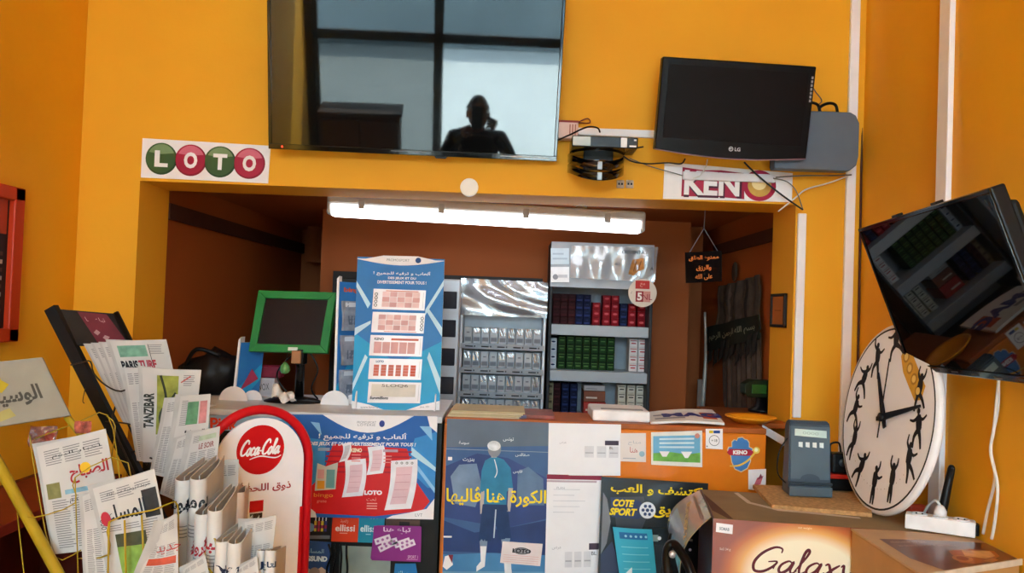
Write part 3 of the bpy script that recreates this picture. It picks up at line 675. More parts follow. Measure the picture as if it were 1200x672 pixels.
for nm, y0, y1, cc in (('notice_card', 291, 310, '#c9d9e4'), ('notice_card', 313, 331, '#f0f0f2')):
    q = MB(); sf = R(645.5, y0, 667, y1, YS - .012); q.slab(sf, .003, mat(cc, .5))
    if y0 > 300: q.disc(sf, .25, .35, .012, GREY, 1, 12); q.rect(sf, .4, .3, .9, .5, mat('#c4c4ca', .5))
    else: q.rect(sf, .1, .3, .9, .4, mat('#a9bccb', .5)); q.rect(sf, .1, .6, .7, .7, mat('#a9bccb', .5))
    tag(q.build(nm), ('pale blue card' if y0 < 300 else 'white card with a grey emblem') + ' at the top left of the tall cigarette shelf', 'card')
# plastic bag across its header
sf = Q((669, 288), (771, 290), (767, 331), (668, 326), YS - .022, lambda u, v: .009 * abs(math.sin(11*u + 2*v)) + .004*math.sin(25*u - 3*v))
CLP = clear_mat('bag_plastic', '#eef0f2', .16, .2, .22, .5)
m = MB(); m.slab(sf, .0008, CLP, 30, 10, smooth=True)
m.text(sf, 'OLIDENTA', .72, .84, .1, INK, 2, bold=.02); m.poly(sf, [(.68, .2), (.72, .62), (.84, .68), (.86, .36), (.8, .3), (.74, .16)], mat('#b0743a', .5, .3, 40), 2)
for uu in (.74, .79): m.stroke(sf, [(uu, .28), (uu + .03, .6)], .004, mat('#7a4a20', .5), 3)
m.text(sf, 'ALL', .55, .48, .08, INK, 2); m.text(sf, 'A', .95, .38, .1, INK, 2)
tag(m.build('plastic_bag'), 'clear plastic bag with a brown print across the top of the tall shelf', 'plastic bag')
# round hanging tag
c = P(753, 343.5, YS - .035); r_ = .061
sf = Surf(c + V((-r_, 0, r_)), c + V((r_, 0, r_)), c + V((r_, 0, -r_)), c + V((-r_, 0, -r_)))
m = MB(); m.lathe([(0, 0), (r_, 0), (r_, .004), (0, .004)], mat('#d9c9b8', .5, .06), frame(c, (1, 0, 0), (0, 0, 1), (0, -1, 0)) @ Matrix.Translation((0, 0, -.0045)), 36, False)
m.rect(sf, .24, .64, .74, .93, mat('#b5261f', .5), 1); m.text(sf, 'مع', .49, .78, .14, mat('#e6a090', .5), 3, arab=True); m.rect(sf, .26, .18, .54, .56, mat('#8c1d26', .5), 1); m.rect(sf, .55, .18, .78, .56, mat('#c9867c', .5), 1)
m.text(sf, '5', .4, .37, .28, mat('#e8d8d0', .5), 3, bold=.04); m.text(sf, 'NL', .67, .36, .2, mat('#8c1d26', .5), 3); m.text(sf, 'ة', .12, .5, .1, INK, 3)
tag(m.build('price_tag'), 'round cream tag with red print at the edge of the tall cigarette shelf', 'tag')

PK = dict(maroon=('#310a0e', '#2a090d', '#451a1e'), navy=('#10173a', '#0d1330', '#2a3666'), red=('#7a0d18', '#8c121e', '#c0565e'), green=('#152c12', '#1d3d18', '#547a40'), white=('#d8d2d2', '#e6e0e0', '#b02838'), cream=('#c9c3b4', '#d6d0c2', '#2a2724'), blueoval=('#c3c9d4', '#d6dbe4', '#23345c'), tan=('#8d8468', '#7a7058', '#3a3426'))  # pack colours darkened, with the shade of the deep shelves put in
protos = {}
def packs(kind, name, xpx, ypx, Yf, h_, w_, style, where, shelfz):
    """columns at pixel xpx, stacked rows up from the shelf"""
    if kind not in protos:
        c0, c1, c2 = PK[kind]; protos[kind] = pack_proto('cigarette_pack', w_, .085, h_, mat(c0, .6, spec=.1), mat(c1, .6, spec=.1), mat(c2, .6, spec=.1), style=style)
    for ci, (x, nrow) in enumerate(zip(xpx, ypx)):
        for r in range(nrow):
            put(protos[kind], (P(x, 420, Yf).x, Yf + random.uniform(-.003, .003), shelfz + r * (h_ + .0004)),
                '%s pack, %s, %s column from the left, %s layer up' % (name, where, ORD[ci], ORD[r]), name + ' packs in the ' + where)
yf = YS + .095
packs('maroon', 'dark maroon cigarette', [650, 659, 668], [4, 4, 4], yf, .0335, .0325, 0, 'upper shelf', zs[0])
packs('navy', 'dark blue cigarette', [677, 686], [4, 4], yf, .0335, .0325, 0, 'upper shelf', zs[0])
packs('red', 'red cigarette', [697, 709, 719, 739, 750], [3, 4, 4, 3, 3], yf, .0335, .034, 1, 'upper shelf', zs[0])
packs('navy2' if 0 else 'navy', 'blue cigarette', [729], [3], yf, .0335, .0325, 0, 'upper shelf between reds', zs[0])
packs('blueoval', 'white cigarette with blue ovals', [648], [4], yf, .0335, .030, 1, 'middle shelf', zs[1])
packs('green', 'green cigarette', [658, 668, 677.5, 687, 696.5, 706, 715.5], [4]*7, yf, .037, .034, 2, 'middle shelf', zs[1])
packs('white', 'white and red cigarette', [742, 752.5], [4, 4], yf, .036, .037, 2, 'middle shelf', zs[1])
packs('tan', 'patterned tan cigarette', [646.5], [4], yf, .0335, .026, 1, 'lower shelf', zs[2])
packs('maroon', 'maroon cigarette', [654], [4], yf, .0335, .0325, 0, 'lower shelf', zs[2])
packs('navy', 'navy cigarette', [664, 674], [4, 4], yf, .0335, .0325, 0, 'lower shelf', zs[2])
packs('cream', 'cream cigarette', [730, 741, 751.5], [4, 4, 4], yf, .034, .035, 2, 'lower shelf', zs[2])
for k, (cc, l, h0) in enumerate([('#a52a20', 'bright red', 0), ('#7c4530', 'brown', .058), ('#b9b0ae', 'pale grey', .106)]):
    a, b = P(684, 470, yf).x, P(710, 470, yf).x; hh = (.057, .047, .024)[k]
    m = MB(); m.box((a, yf + .004*k, zs[2] + h0), (b - .003*k, yf + .15, zs[2] + h0 + hh), mat(cc, .5, .1), .002)
    sf = Surf((a, yf - .001 + .004*k, zs[2]+h0+hh), (b, yf - .001 + .004*k, zs[2]+h0+hh), (b, yf - .001 + .004*k, zs[2]+h0), (a, yf - .001 + .004*k, zs[2]+h0)); m.rect(sf, .1, .3, .6, .45, mat('#d4c6b8' if k < 2 else '#8a8486', .5), 1)
    tag(m.build('carton'), l + ' carton ' + ('at the bottom' if k == 0 else 'in the middle' if k == 1 else 'on top') + ' of the stack on the lower shelf', 'carton', 'cartons on the lower cigarette shelf')

# ------------------------------------------------------------------ blue ticket display on the counter
YD = 2.92
BLUE, BLUE2, LBLUE = mat('#2f78bd', .45, .05), mat('#2a9fd0', .45, .05), mat('#bfe2f4', .45, .03)
sf = Q((419, 301), (521, 304), (515, 481), (412, 481), [2.97, 2.97, YD, YD])
t = thing('ticket_display', 'tall blue card display with five pink tickets standing on the counter', 'display', sf(.5, 0))
m = MB(); m.slab(sf, .006, BLUE, 1, 1, WHITE)
m.poly(sf, [(0, 0), (1, 0), (1, .45), (.5, .3), (0, .5)], BLUE2, 1)
for pts in ([(0, .8), (.14, .66), (.17, .69), (.0, .84)], [(.8, .62), (1, .82), (1, .86), (.8, .66)], [(.8, .66), (1, .48), (1, .54), (.82, .68)], [(0, .48), (.18, .56), (.18, .58), (0, .53)], [(.0, .12), (.16, .34), (.13, .36), (0, .17)], [(.84, .34), (1, .1), (1, .2), (.86, .38)]): m.poly(sf, pts, LBLUE, 2)
m.poly(sf, [(0, 0), (.0, .06), (.2, .035), (.38, 0)], WHITE, 3); m.poly(sf, [(1, 0), (1, .06), (.8, .035), (.62, 0)], WHITE, 3)
m.text(sf, 'www.loterie', .2, .02, .016, GREY, 4); m.text(sf, 'jeux 18+', .83, .02, .016, GREY, 4)
m.text(sf, 'ألعاب و ترفيه للجميع !', .52, .895, .034, WHITE, 4, w=.66, arab=True, bold=.02)
m.text(sf, 'DES JEUX ET DU', .52, .862, .02, WHITE, 4, w=.32, bold=.03); m.text(sf, 'DIVERTISSEMENT POUR TOUS !', .52, .836, .021, WHITE, 4, w=.56, bold=.03)
m.build('board', t)
m = MB(); q = Surf(sf(0, 1), sf(1, 1), sf(1, .94), sf(0, .94))
top = [(0, .0)] + [(i/16, .62 * (1 - (2*abs(i/16 - .5)) ** 4) + (.55 if False else .0) + .5) for i in range(0, 17)] + [(1, 0)]
hd = [(0, .8), (.1, .8), (.2, 1.0), (.3, 1.2), (.7, 1.2), (.8, 1.0), (.9, .8), (1, .8)]; lo_ = [(1 - i/12, .75 - .6 * math.sin(PI * i / 12)) for i in range(13)]
m.prism([(p[0]*sf.W, p[1]*.06*sf.H) for p in hd + lo_], .004, WHITE, frame(sf(0, .94, .0012), (sf(1, .9) - sf(0, .9)).normalized(), (sf(0, 1) - sf(0, 0)).normalized(), sf.n) @ Matrix.Translation((0, 0, -.002)))
m.text(q, 'PROMOSPORT', .47, .72, .28, GREY, 16, w=.26); m.disc(q, .70, .75, .010, mat('#2f4f86', .5), 16, 14); m.build('header', t, 'white curved header')
for k in range(5):
    v1 = .79 - k * .152; m = MB(); s2 = Surf(sf(.2 if k < 2 else .185, v1, .002), sf(.80 if k < 2 else .785, v1 - .004, .002), sf(.79 if k < 2 else .775, v1 - .138, .002), sf(.19 if k < 2 else .175, v1 - .134, .002))
    m.slab(s2, .0015, mat('#eee6e6', .4, .03, coat=.4)); PNK, PN2, SAL = mat('#dda9a6', .5), mat('#c98a8a', .5), mat('#d2705c', .5)
    if k < 2:
        for r in range(3):
            for c_ in range(5): m.rect(s2, .12 + c_*.145 + (.06 if k == 0 else 0), .12 + r*.26, .255 + c_*.145 + (.06 if k == 0 else 0), .36 + r*.26, PNK if (r + c_ + k) % 2 else mat('#ecc9c6', .5))
        for r in range(4): m.disc(s2, .06 if k == 0 else .95, .2 + r*.18, .0055, INK, 1, 12); m.disc(s2, .06 if k == 0 else .95, .2 + r*.18, .0035, WHITE, 2, 12)
        m.rect(s2, .24, .9 if k == 0 else .04, .86, .94 if k == 0 else .07, SAL)
    if k == 2:
        m.text(s2, 'KENO', .17, .82, .13, INK, 2, bold=.03); m.rect(s2, .4, .76, .92, .86, SAL)
        for c_ in range(5): m.rect(s2, .08 + c_*.16, .12, .225 + c_*.16, .68, PNK)
    if k == 3:
        m.text(s2, 'LOTO', .2, .86, .11, mat('#3a5a80', .5), 2, bold=.04)
        for c_ in range(6): m.rect(s2, .09 + c_*.14, .16, .19 + c_*.14, .7, SAL if c_ < 5 else mat('#c9553c', .5)); [m.rect(s2, .09 + c_*.14, .28 + j*.14, .19 + c_*.14, .3 + j*.14, PNK, 2) for j in range(3)]
    if k == 4:
        m.rect(s2, .06, .3, .9, .9, mat('#d9d0c2', .5)); m.text(s2, '5LOQ6', .5, .82, .16, mat('#5d5048', .5), 2, w=.5); m.text(s2, 'Euromillions', .22, .24, .15, INK, 2, w=.34, bold=.03)
    m.rect(s2, .955, .1, .965, .9, mat('#c9c2c2', .5)); m.build('game_ticket', t)
for u in (.05, .95):
    m = MB(); p = sf(u, .0); m.prism([(-.0, 0), (.03, 0), (.026, .03), (.012, .052), (.004, .056), (0, .05)], .004, WHITE, frame((p.x - .002, p.y + .006, ZC + .004), (0, -1, 0), (0, 0, 1), (1, 0, 0))); m.build('support_foot', t)

# side displays with hanging grey packets
def side_display(x, ytop, ybot, Y, wid, label, seed, packs_, notch):
    a, b = P(x[0], ytop, Y), P(x[1], ybot, Y)
    t = thing('side_display', label, 'display', (b.x + .03, Y, ZC)); H = a.z - ZC
    yw = Y + .02; tlp = V((a.x, yw, ZC + H)); trp = V((a.x + wid, yw + .10, ZC + H)); s_ = Surf(tlp, trp, V((b.x + wid, yw + .10, ZC + .012)), V((b.x, yw, ZC + .012)))
    m = MB(); m.slab(s_, .005, BLUE, 1, 1, WHITE); m.poly(s_, [(0, .1), (.5, .0), (1, .3), (1, .6)], BLUE2, 1)
    if packs_: m.text(s_, 'bingo', .55, .93, .05, mat('#c8562e', .5), 2, w=.7, bold=.04)
    else: m.poly(s_, [(.2, .1), (.9, .3), (.6, .5)], mat('#b03a5a', .5), 2)
    m.build('board', t)
    m = MB(); m.slab(Surf(s_(0, 1, .0) + V((-.004, -.004, .01)), s_(0, 1, 0) + V((.004, -.004, .02)), s_(0, 0, 0) + V((.004, -.004, -.012)), s_(0, 0, 0) + V((-.004, -.004, -.012))), .05, WHITE); m.build('edge_strip', t, 'white front edge')
    for k in range(packs_):
        v1 = .84 - k*.29; s2 = Surf(s_(.12, v1, .014), s_(.95, v1, .014), s_(.92, v1 - .25, .016), s_(.1, v1 - .25, .022), lambda u, v: .004*math.sin(8*u + 4*v + k))
        m = MB(); m.slab(s2, .012, mat('#8e95a3', .3, .25, 35, coat=.5), 8, 8, smooth=True); m.rect(s2, .1, .8, .9, .95, mat('#c6ccd6', .4)); m.rect(s2, .2, .2, .7, .5, mat('#5f6a7c', .5)); m.build('hanging_packet', t)
    m = MB(); cx = s_(0, 0).x; m.prism([(.05*math.cos(PI*i/14), .05*math.sin(PI*i/14)) for i in range(15)], .004, WHITE, frame((cx + .004, yw - .012, ZC), (1, 0, 0), (0, 0, 1), (0, -1, 0))); m.build('support_foot', t, 'white half-round foot')
    m = MB(); m.prism([(.034*math.cos(PI*i/14), .034*math.sin(PI*i/14)) for i in range(15)], .004, WHITE, frame((cx + .06, yw + .03, ZC), (1, 0, 0), (0, 0, 1), (0, -1, 0))); m.build('support_foot', t, 'white half-round foot')
side_display((395, 390), 330, 484, 3.0, .085, 'narrow side display with grey hanging packets beside the green monitor', 1, 3, 0)
side_display((279, 271), 402, 478, 3.02, .06, 'low blue card display with white edge left of the green monitor', 2, 0, 1)

# small boxes and dark clutter behind the green monitor
m = MB(); a, b = P(282, 462, 3.17), P(322, 440, 3.17); sfb = Surf((a.x, 3.168, ZC + .075), (b.x, 3.168, ZC + .085), (b.x, 3.168, ZC), (a.x, 3.168, ZC))
t = thing('pack_bundle', 'white and red bundle of packets behind the low blue card display', 'packets', ((a.x+b.x)/2, 3.1, ZC))
m = MB(); m.box((a.x, 3.17, ZC), (b.x, 3.23, ZC + .07), mat('#c9c4c8', .5), .003); m.rect(sfb, .05, .1, .95, .8, mat('#b9b4ba', .5)); m.text(sfb, 'ROYAL', .3, .45, .3, INK, 2, w=.3, rot=.1); m.text(sfb, 'VOX', .7, .45, .3, INK, 2, w=.3, rot=.1); m.build('lower_packet', t)
m = MB(); m.box((a.x + .01, 3.17, ZC + .071), (b.x + .02, 3.23, ZC + .115), mat('#7d1830', .5, .2, 30), .004); m.build('upper_packet', t, 'dark red packet')
t = thing('crumpled_paper', 'crumpled white paper lying at the foot of the green monitor', 'paper', P(333, 470, 3.02))
m = MB(); p = V((P(318, 460, 2.92).x, 2.89, ZC + .022)); sf = Surf(p + V((0, .05, .05)), p + V((.07, .06, .012)), p + V((.10, -.03, .0)), p + V((.02, -.04, .012)), lambda u, v: .012*math.sin(9*u)*math.cos(7*v)); m.slab(sf, .001, PAPER, 12, 10); m.build('sheet', t)
t = thing('black_bag', 'black bag slumped on the counter left of the low blue display', 'bag', (P(243, 470, 3.2).x, 3.2, ZC))
m = MB(); p = P(243, 480, 3.2); b_ = bmesh.new(); bmesh.ops.create_icosphere(b_, subdivisions=3, radius=1)
for v_ in b_.verts:
    nn = v_.co.copy(); k = 1 + .08*math.sin(7*nn.x + 3*nn.z) + .06*math.sin(9*nn.y)
    v_.co = V((nn.x*.115*k + .04*max(0, nn.z), nn.y*.08*k, max(-.0, (nn.z + .75)/1.75)*.16*k))
m.bm(b_, mat('#0e0c0d', .45, .2), Matrix.Translation((p.x, 3.2, ZC)), True); m.build('body', t)
m = MB(); m.tube([(p.x - .07, 3.15, ZC + .11), (p.x - .02, 3.12, ZC + .17), (p.x + .06, 3.13, ZC + .15)], .008, mat('#0e0c0d', .45, .2), 8, sm=6); m.build('handle', t)

# ------------------------------------------------------------------ green monitor on a stand
YM = 3.03
GR, GR2 = mat('#1f7a34', .4, .06), mat('#16602a', .4)
tl, tr, br_, bl = P(303, 341, YM + .03), P(390, 343, YM + .03), P(386, 415, YM - .01), P(290, 412, YM - .01)
o0 = (bl + br_)/2; xx = (br_ + tr - bl - tl).normalized(); yy = (tl + tr - bl - br_); yy = (yy - xx*yy.dot(xx)).normalized(); zz = xx.cross(yy); W4 = ((br_-bl).length + (tr-tl).length)/2; H4 = (tl - bl).length
T = frame(o0, xx, yy, zz); t = thing('green_monitor', 'green framed screen on a black stand at the left of the counter', 'monitor', (o0.x + .04, YM, ZC))
m = MB(); k = .028; sh = .016
for poly in ([(-W4/2, 0), (W4/2, 0), (W4/2 - k, k), (-W4/2 + k, k)], [(-W4/2 + sh, H4), (-W4/2 + sh + k, H4 - k), (W4/2 + sh - k, H4 - k), (W4/2 + sh, H4)], [(-W4/2, 0), (-W4/2 + k, k), (-W4/2 + sh + k, H4 - k), (-W4/2 + sh, H4)], [(W4/2, 0), (W4/2 + sh, H4), (W4/2 + sh - k, H4 - k), (W4/2 - k, k)]):
    m.prism(poly, .03, GR, T @ Matrix.Translation((0, 0, -.02)), .002)
m.build('frame', t)
m = MB(); m.prism([(-W4/2 + k - .004, k - .004), (W4/2 - k + .004, k - .004), (W4/2 + sh - k + .004, H4 - k + .004), (-W4/2 + sh + k - .004, H4 - k + .004)], .012, mat('#20110d', .35, .05, spec=.12), T @ Matrix.Translation((0, 0, -.012))); m.build('screen', t)
m = MB(); m.box((-W4/2 + .04, .02, -.06), (W4/2 - .03, H4 - .02, -.019), BLACK, .01, T); m.build('back_housing', t)
m = MB(); m.box((.0, .006, .009), (.034, .018, .0115), mat('#c6d0c6', .4), .001, T); m.build('maker_badge', t, 'pale badge')
xs = P(350, 440, YM).x
m = MB(); m.lathe([(.016, 0), (.016, .16), (.013, .2)], GBLACK, Matrix.Translation((xs, YM + .02, ZC + .01)), 16); m.box((xs - .012, YM - .02, ZC + .135), (xs + .018, YM + .045, ZC + .19), BLACK, .004); m.build('stand_pole', t)
m = MB(); m.box((xs - .02, YM - .036, ZC + .14), (xs + .012, YM - .02, ZC + .185), mat('#a87850', .5), .003); m.build('bracket', t, 'tan bracket')
m = MB(); m.lathe([(0, .022), (.02, .022), (.07, .014), (.095, .004), (.095, 0), (0, 0)][::-1], BLACK, Matrix.Translation((xs - .02, YM + .02, ZC)) @ Matrix.Diagonal((1.1, .7, 1, 1)), 28); m.build('stand_base', t)
m = MB(); m.tube([(xs + .02, YM + .03, ZC + .19), (xs + .06, YM + .03, ZC + .12), (xs + .04, YM + .03, ZC + .05), (xs + .06, YM + .05, ZC + .01)], .003, BLACK, 6, sm=6); m.tube([(xs - .01, YM + .04, ZC + .19), (xs - .09, YM + .05, ZC + .1), (xs - .05, YM + .05, ZC + .03), (xs, YM + .05, ZC + .015)], .003, BLACK, 6, sm=6); m.build('cables', t)
p = P(334, 432, YM - .03); t = thing('glass_pendant', 'small green glass pendant hanging under the green monitor', 'pendant', p)
m = MB(); m.lathe([(0, -.02), (.012, -.017), (.019, -.006), (.016, .008), (.008, .018), (.004, .022)], mat('#5d9a5a', .1, .3, 50, coat=1), Matrix.Translation(p), 14); m.build('bead', t)
m = MB(); m.tube([p + V((0, 0, .02)), p + V((.004, .01, .05)), p + V((.002, .02, .09))], .0012, BLACK, 5, sm=3); m.build('string', t)

# ------------------------------------------------------------------ things lying on the counter, right half
zc = ZC + .006
a, b = P(694, 486, 2.80), P(761, 490, 2.80)
t = thing('white_device', 'flat white box with a grey slot lying on the orange counter', 'device', ((a.x+b.x)/2, 2.88, zc))
m = MB(); m.box((a.x, 2.78, zc), (b.x, 2.97, zc + .036), mat('#f3f3f5', .35), .006); m.build('case', t)
m = MB(); m.box((a.x + .03, 2.80, zc + .034), (b.x - .02, 2.83, zc + .038), mat('#9a9ca0', .4), .001); m.build('slot', t, 'grey slot')
sf = Surf(V((P(757, 484, 2.95).x, 2.97, zc + .012)), V((P(836, 488, 2.95).x, 2.97, zc + .03)), V((P(848, 498, 2.77).x, 2.76, zc + .012)), V((P(762, 492, 2.77).x, 2.76, zc + .006)), lambda u, v: .006*math.sin(PI*u))
m = MB(); m.slab(sf, .008, PAPER, 10, 4); m.text(sf, 'MAG', .62, .5, .35, mat('#3a3f86', .5), 2, bold=.06); m.rect(sf, .75, .2, .95, .7, mat('#c0522e', .5)); m.rect(sf, .08, .2, .5, .3, GREY); m.rect(sf, .08, .5, .45, .6, GREY)
tag(m.build('magazine'), 'open white magazine lying on the orange counter next to the white device', 'magazine')
m = MB(); a, b = P(856, 494, 2.86), P(900, 494, 2.86); m.lathe([(0, .004), (.05, .004), (.075, .018), (.085, .024), (.083, .027), (.07, .02), (.05, .009), (0, .008)], mat('#f09a1c', .4), Matrix.Translation(((a.x+b.x)/2 + .01, 2.88, zc - .003)), 28)
tag(m.build('tray'), 'shallow orange plastic tray on the right end of the counter', 'tray')
m = MB(); a, b = P(525, 486, 2.78), P(612, 490, 2.78)
for k in range(4): m.box((a.x + .004*k, 2.76 + .003*k, zc + .005*k), (b.x - .01 + .006*k, 2.96, zc + .005*k + .0045), mat('#cfc4a6' if k % 2 == 0 else '#bdb08e', .6, .08), .001)
tag(m.build('paper_pad'), 'pile of beige paper sheets on the left end of the orange counter', 'paper')
m = MB(); a, b = P(606, 489, 2.79), P(650, 490, 2.79); m.box((a.x, 2.77, zc), (b.x, 2.95, zc + .013), mat('#8a4a42', .4, .3, 30), .003); m.box((a.x, 2.768, zc + .001), (a.x + .03, 2.77, zc + .012), mat('#5d5a78', .4))
tag(m.build('notebook'), 'reddish brown notebook lying beside the beige paper pile on the counter', 'notebook')
# dark green display head on its post
t = thing('customer_display', 'dark green customer display on a black post by the right pier', 'customer display', (P(888, 480, 3.25).x, 3.25, zc - .002)); p = P(884, 454, 3.25)
m = MB(); T = Matrix.Translation(p) @ Matrix.Rotation(.12, 4, 'Z'); m.prism([(-.066, -.018), (-.05, -.033), (.085, -.033), (.085, .033), (-.04, .033), (-.066, .016)], .05, mat('#0f2414', .3, coat=.4), T @ frame((0, -.02, 0), (1, 0, 0), (0, 0, 1), (0, -1, 0)), .004); m.build('head', t)
m = MB(); m.box((-.04, -.073, -.018), (.018, -.069, .016), mat('#2c5a22', .25, coat=.4), .002, T); m.box((.03, -.073, -.02), (.075, -.069, .02), mat('#2a4f24', .25, coat=.4), .002, T); m.build('display_window', t)
m = MB(); m.lathe([(.05, 0), (.05, .01), (.028, .02), (.022, p.z - zc - .03)], BLACK, Matrix.Translation((p.x + .03, 3.25, zc - .002)), 18); m.build('post', t)

# ------------------------------------------------------------------ hanging black sign, tapestry, small frame in the kiosk
sf = Q((803, 296), (846, 294), (846, 330), (804, 332), 3.25)
t = thing('hanging_sign', 'small black sign with orange Arabic lettering hanging in the opening', 'sign', sf(.5, 0))
OT = mat('#d9772c', .5, .05)
m = MB(); m.slab(sf, .008, mat('#150d0b', .8, spec=.05)); [m.text(sf, s_, .5, v, .2, OT, 2, arab=True, w=w_, bold=.03) for s_, v, w_ in (('ممنوع الطلق', .78, .82), ('والرزق', .46, .42), ('على الله', .17, .48))]; m.build('board', t)
m = MB(); a = P(825, 268, 3.25); m.tube([sf(.12, 1), a], .0012, GREY, 5); m.tube([sf(.88, 1), a], .0012, GREY, 5); m.tube([a, (a.x + .003, a.y, ZK)], .0012, GREY, 5); m.build('cord', t)
XT = .985
tl, tr, br_, bl = PX(842, 334, XT), PX(893, 322, XT), PX(893, 430, XT), PX(836, 420, XT)
wv = lambda u, v: .008*math.sin(28*u) + .004*math.sin(9*v + 5*u)
def TX(x, y): return PX(x, y, XT)
t = thing('tapestry', 'dark grey fringed tapestry with a lettered green band on the kiosk side wall', 'tapestry', TX(866, 490))
m = MB(); sfc = Surf(TX(842, 336), TX(891, 322), TX(891, 386), TX(838, 395), wv); m.slab(sfc, .003, mat('#4a4038', .9, .35, 22), 24, 6, smooth=True)
for k in range(7): m.rect(sfc, .05 + k*.135, .05, .09 + k*.135, .97, mat('#241c18' if k % 2 else '#5d5148', .9), 1)
m.build('upper_cloth', t)
m = MB(); sfb = Surf(TX(833, 384), TX(893, 369), TX(895, 397), TX(834, 412), lambda u, v: .02 + .006*math.sin(12*u)); m.slab(sfb, .004, mat('#161d14', .85, .2, 30), 20, 4, smooth=True); m.text(sfb, 'بسم الله الرحمن الرحيم', .5, .5, .38, mat('#8a8a76', .8), 4, arab=True, w=.86, bold=.02); m.build('lettered_band', t, 'dark green band with pale script')
m = MB(); nf = 9
for k in range(nf):
    u0_, u1_ = k/nf, (k + .82)/nf; x0_, x1_ = 836 + 58*u0_, 836 + 58*u1_; y0_ = 404 - 13*u0_; L = random.uniform(20, 34); s2 = Surf(TX(x0_, y0_), TX(x1_, y0_ - 3), TX(x1_ - 3, y0_ + L*.7), TX(x0_ - 3, y0_ + L), lambda u, v: .018 + .003*math.sin(7*u)); m.slab(s2, .003, mat('#2b2520', .9, .2, 25), 3, 4)
m.build('fringe', t)
m = MB()
for k in range(8):
    u0_, u1_ = k/8, (k + .8)/8; x0_, x1_ = 846 + 46*u0_, 846 + 46*u1_; s2 = Surf(TX(x0_, 398 - 8*u0_), TX(x1_, 397 - 8*u0_), TX(x1_ + 1, 500 + 10*u0_), TX(x0_ + 1, 455 + 45*min(1, u0_*2.5)), lambda u, v: .004*math.sin(6*u)); m.slab(s2, .003, mat('#5e5046' if k % 2 else '#4e4038', .9, .3, 20), 3, 6)
m.build('lower_strips', t)
m = MB(); c = TX(861, 319); m.lathe([(0, .004), (.04, .004), (.045, 0), (0, 0)], mat('#4a3a2c', .8, .2, 30), frame(c + V((0, 0, 0)), (0, -1, 0), (0, 0, 1), (-1, 0, 0)), 20); m.build('medallion', t)
m = MB(); a, b = PX(826, 366, .96), PX(823, 480, .96); yv = min(a.y, 4.45); m.tube([P(826, 366, 4.3), P(827, 420, 4.3), P(823, 480, 4.3)], [.006, .008, .012], mat('#c9c2b8', .3, metal=.3), 8, sm=4); m.box((P(818, 440, 4.3).x, 4.3, P(820, 482, 4.3).z), (P(823, 440, 4.3).x, 4.31, P(820, 445, 4.3).z), mat('#8a7a70', .4))
tag(m.build('metal_strip'), 'pale vertical metal strip in the dark recess left of the tapestry', 'metal strip')
a, b = P(904, 344, 3.02), P(921, 384, 3.02)
XJ = XO1; y0, y1 = 2.96, 3.12; zz0, zz1 = P(912, 384, 3.0).z, P(912, 344, 3.0).z
t = thing('small_frame', 'small dark framed picture on the inner face of the right pier', 'picture frame', (XJ, (y0+y1)/2, zz0))
m = MB()
for lo, hi in [((XJ - .012, y0, zz0), (XJ, y0 + .012, zz1)), ((XJ - .012, y1 - .012, zz0), (XJ, y1, zz1)), ((XJ - .012, y0, zz0), (XJ, y1, zz0 + .01)), ((XJ - .012, y0, zz1 - .01), (XJ, y1, zz1))]: m.box(lo, hi, mat('#1c120e', .5), .002)
m.build('frame', t)
m = MB(); m.box((XJ - .006, y0 + .01, zz0 + .008), (XJ, y1 - .01, zz1 - .008), mat('#b5682c', .3)); m.box((XJ - .0066, y0 + .05, (zz0+zz1)/2 - .002), (XJ - .006, y1 - .04, (zz0+zz1)/2 + .002), mat('#8a4a20', .5)); m.build('picture', t)

# ------------------------------------------------------------------ posters on the cabinet and counter
yp = YB - .014
sf = Q((340, 486), (513, 488), (508, 609), (335, 606), yp - .012, lambda u, v: .004*math.sin(5*u)*math.sin(4*v))
m = MB(); m.slab(sf, .0015, mat('#2c64b0', .35, .06), 12, 8, smooth=True)
m.poly(sf, [(0, .8), (.25, .75), (.25, .45), (.08, .1), (0, .1)], mat('#3f8fd0', .4), 1); m.poly(sf, [(1, .85), (.85, .78), (.8, .5), (.95, .3), (1, .3)], mat('#3f8fd0', .4), 1)
m.poly(sf, [(.83, .7), (1, .5), (1, .46), (.83, .62)], LBLUE, 2); m.poly(sf, [(.86, .5), (1, .25), (1, .3), (.86, .55)], mat('#8fc4ea', .4), 2); m.poly(sf, [(.88, .9), (.97, .76), (.96, .9)], mat('#8fc4ea', .4), 2); m.poly(sf, [(.14, .93), (.22, .8), (.2, .92)], mat('#8fc4ea', .4), 2)
PR = mat('#d01f22', .35, .05)
m.poly(sf, [(.3, .72), (.80, .68), (.84, .5), (.84, .42), (.97, .17), (.92, .08), (.6, .02), (.16, .04), (.13, .25), (.24, .42)], PR, 3)
for k in range(5): m.rect(sf, .26 - .004*k, .64 - .05*k, .835, .655 - .05*k, mat('#a8182a', .4), 4)
arc = [(.22 + .62*i/12, 1 - .17*math.sin(PI*i/12)) for i in range(13)]
m.poly(sf, arc, WHITE, 3); m.text(sf, 'PROMOSPORT', .52, .93, .025, GREY, 4, w=.13); m.text(sf, 'LOTERIE', .52, .905, .02, GREY, 4, w=.12); m.disc(sf, .625, .92, .009, mat('#2f3f86', .4), 4, 14, .011)
m.text(sf, 'ألعاب و ترفيه للجميع !', .5, .79, .085, WHITE, 5, w=.60, arab=True, bold=.02); m.text(sf, 'DES JEUX ET DU DIVERTISSEMENT POUR TOUS !', .5, .715, .045, WHITE, 5, w=.72, bold=.035, shear=.2)
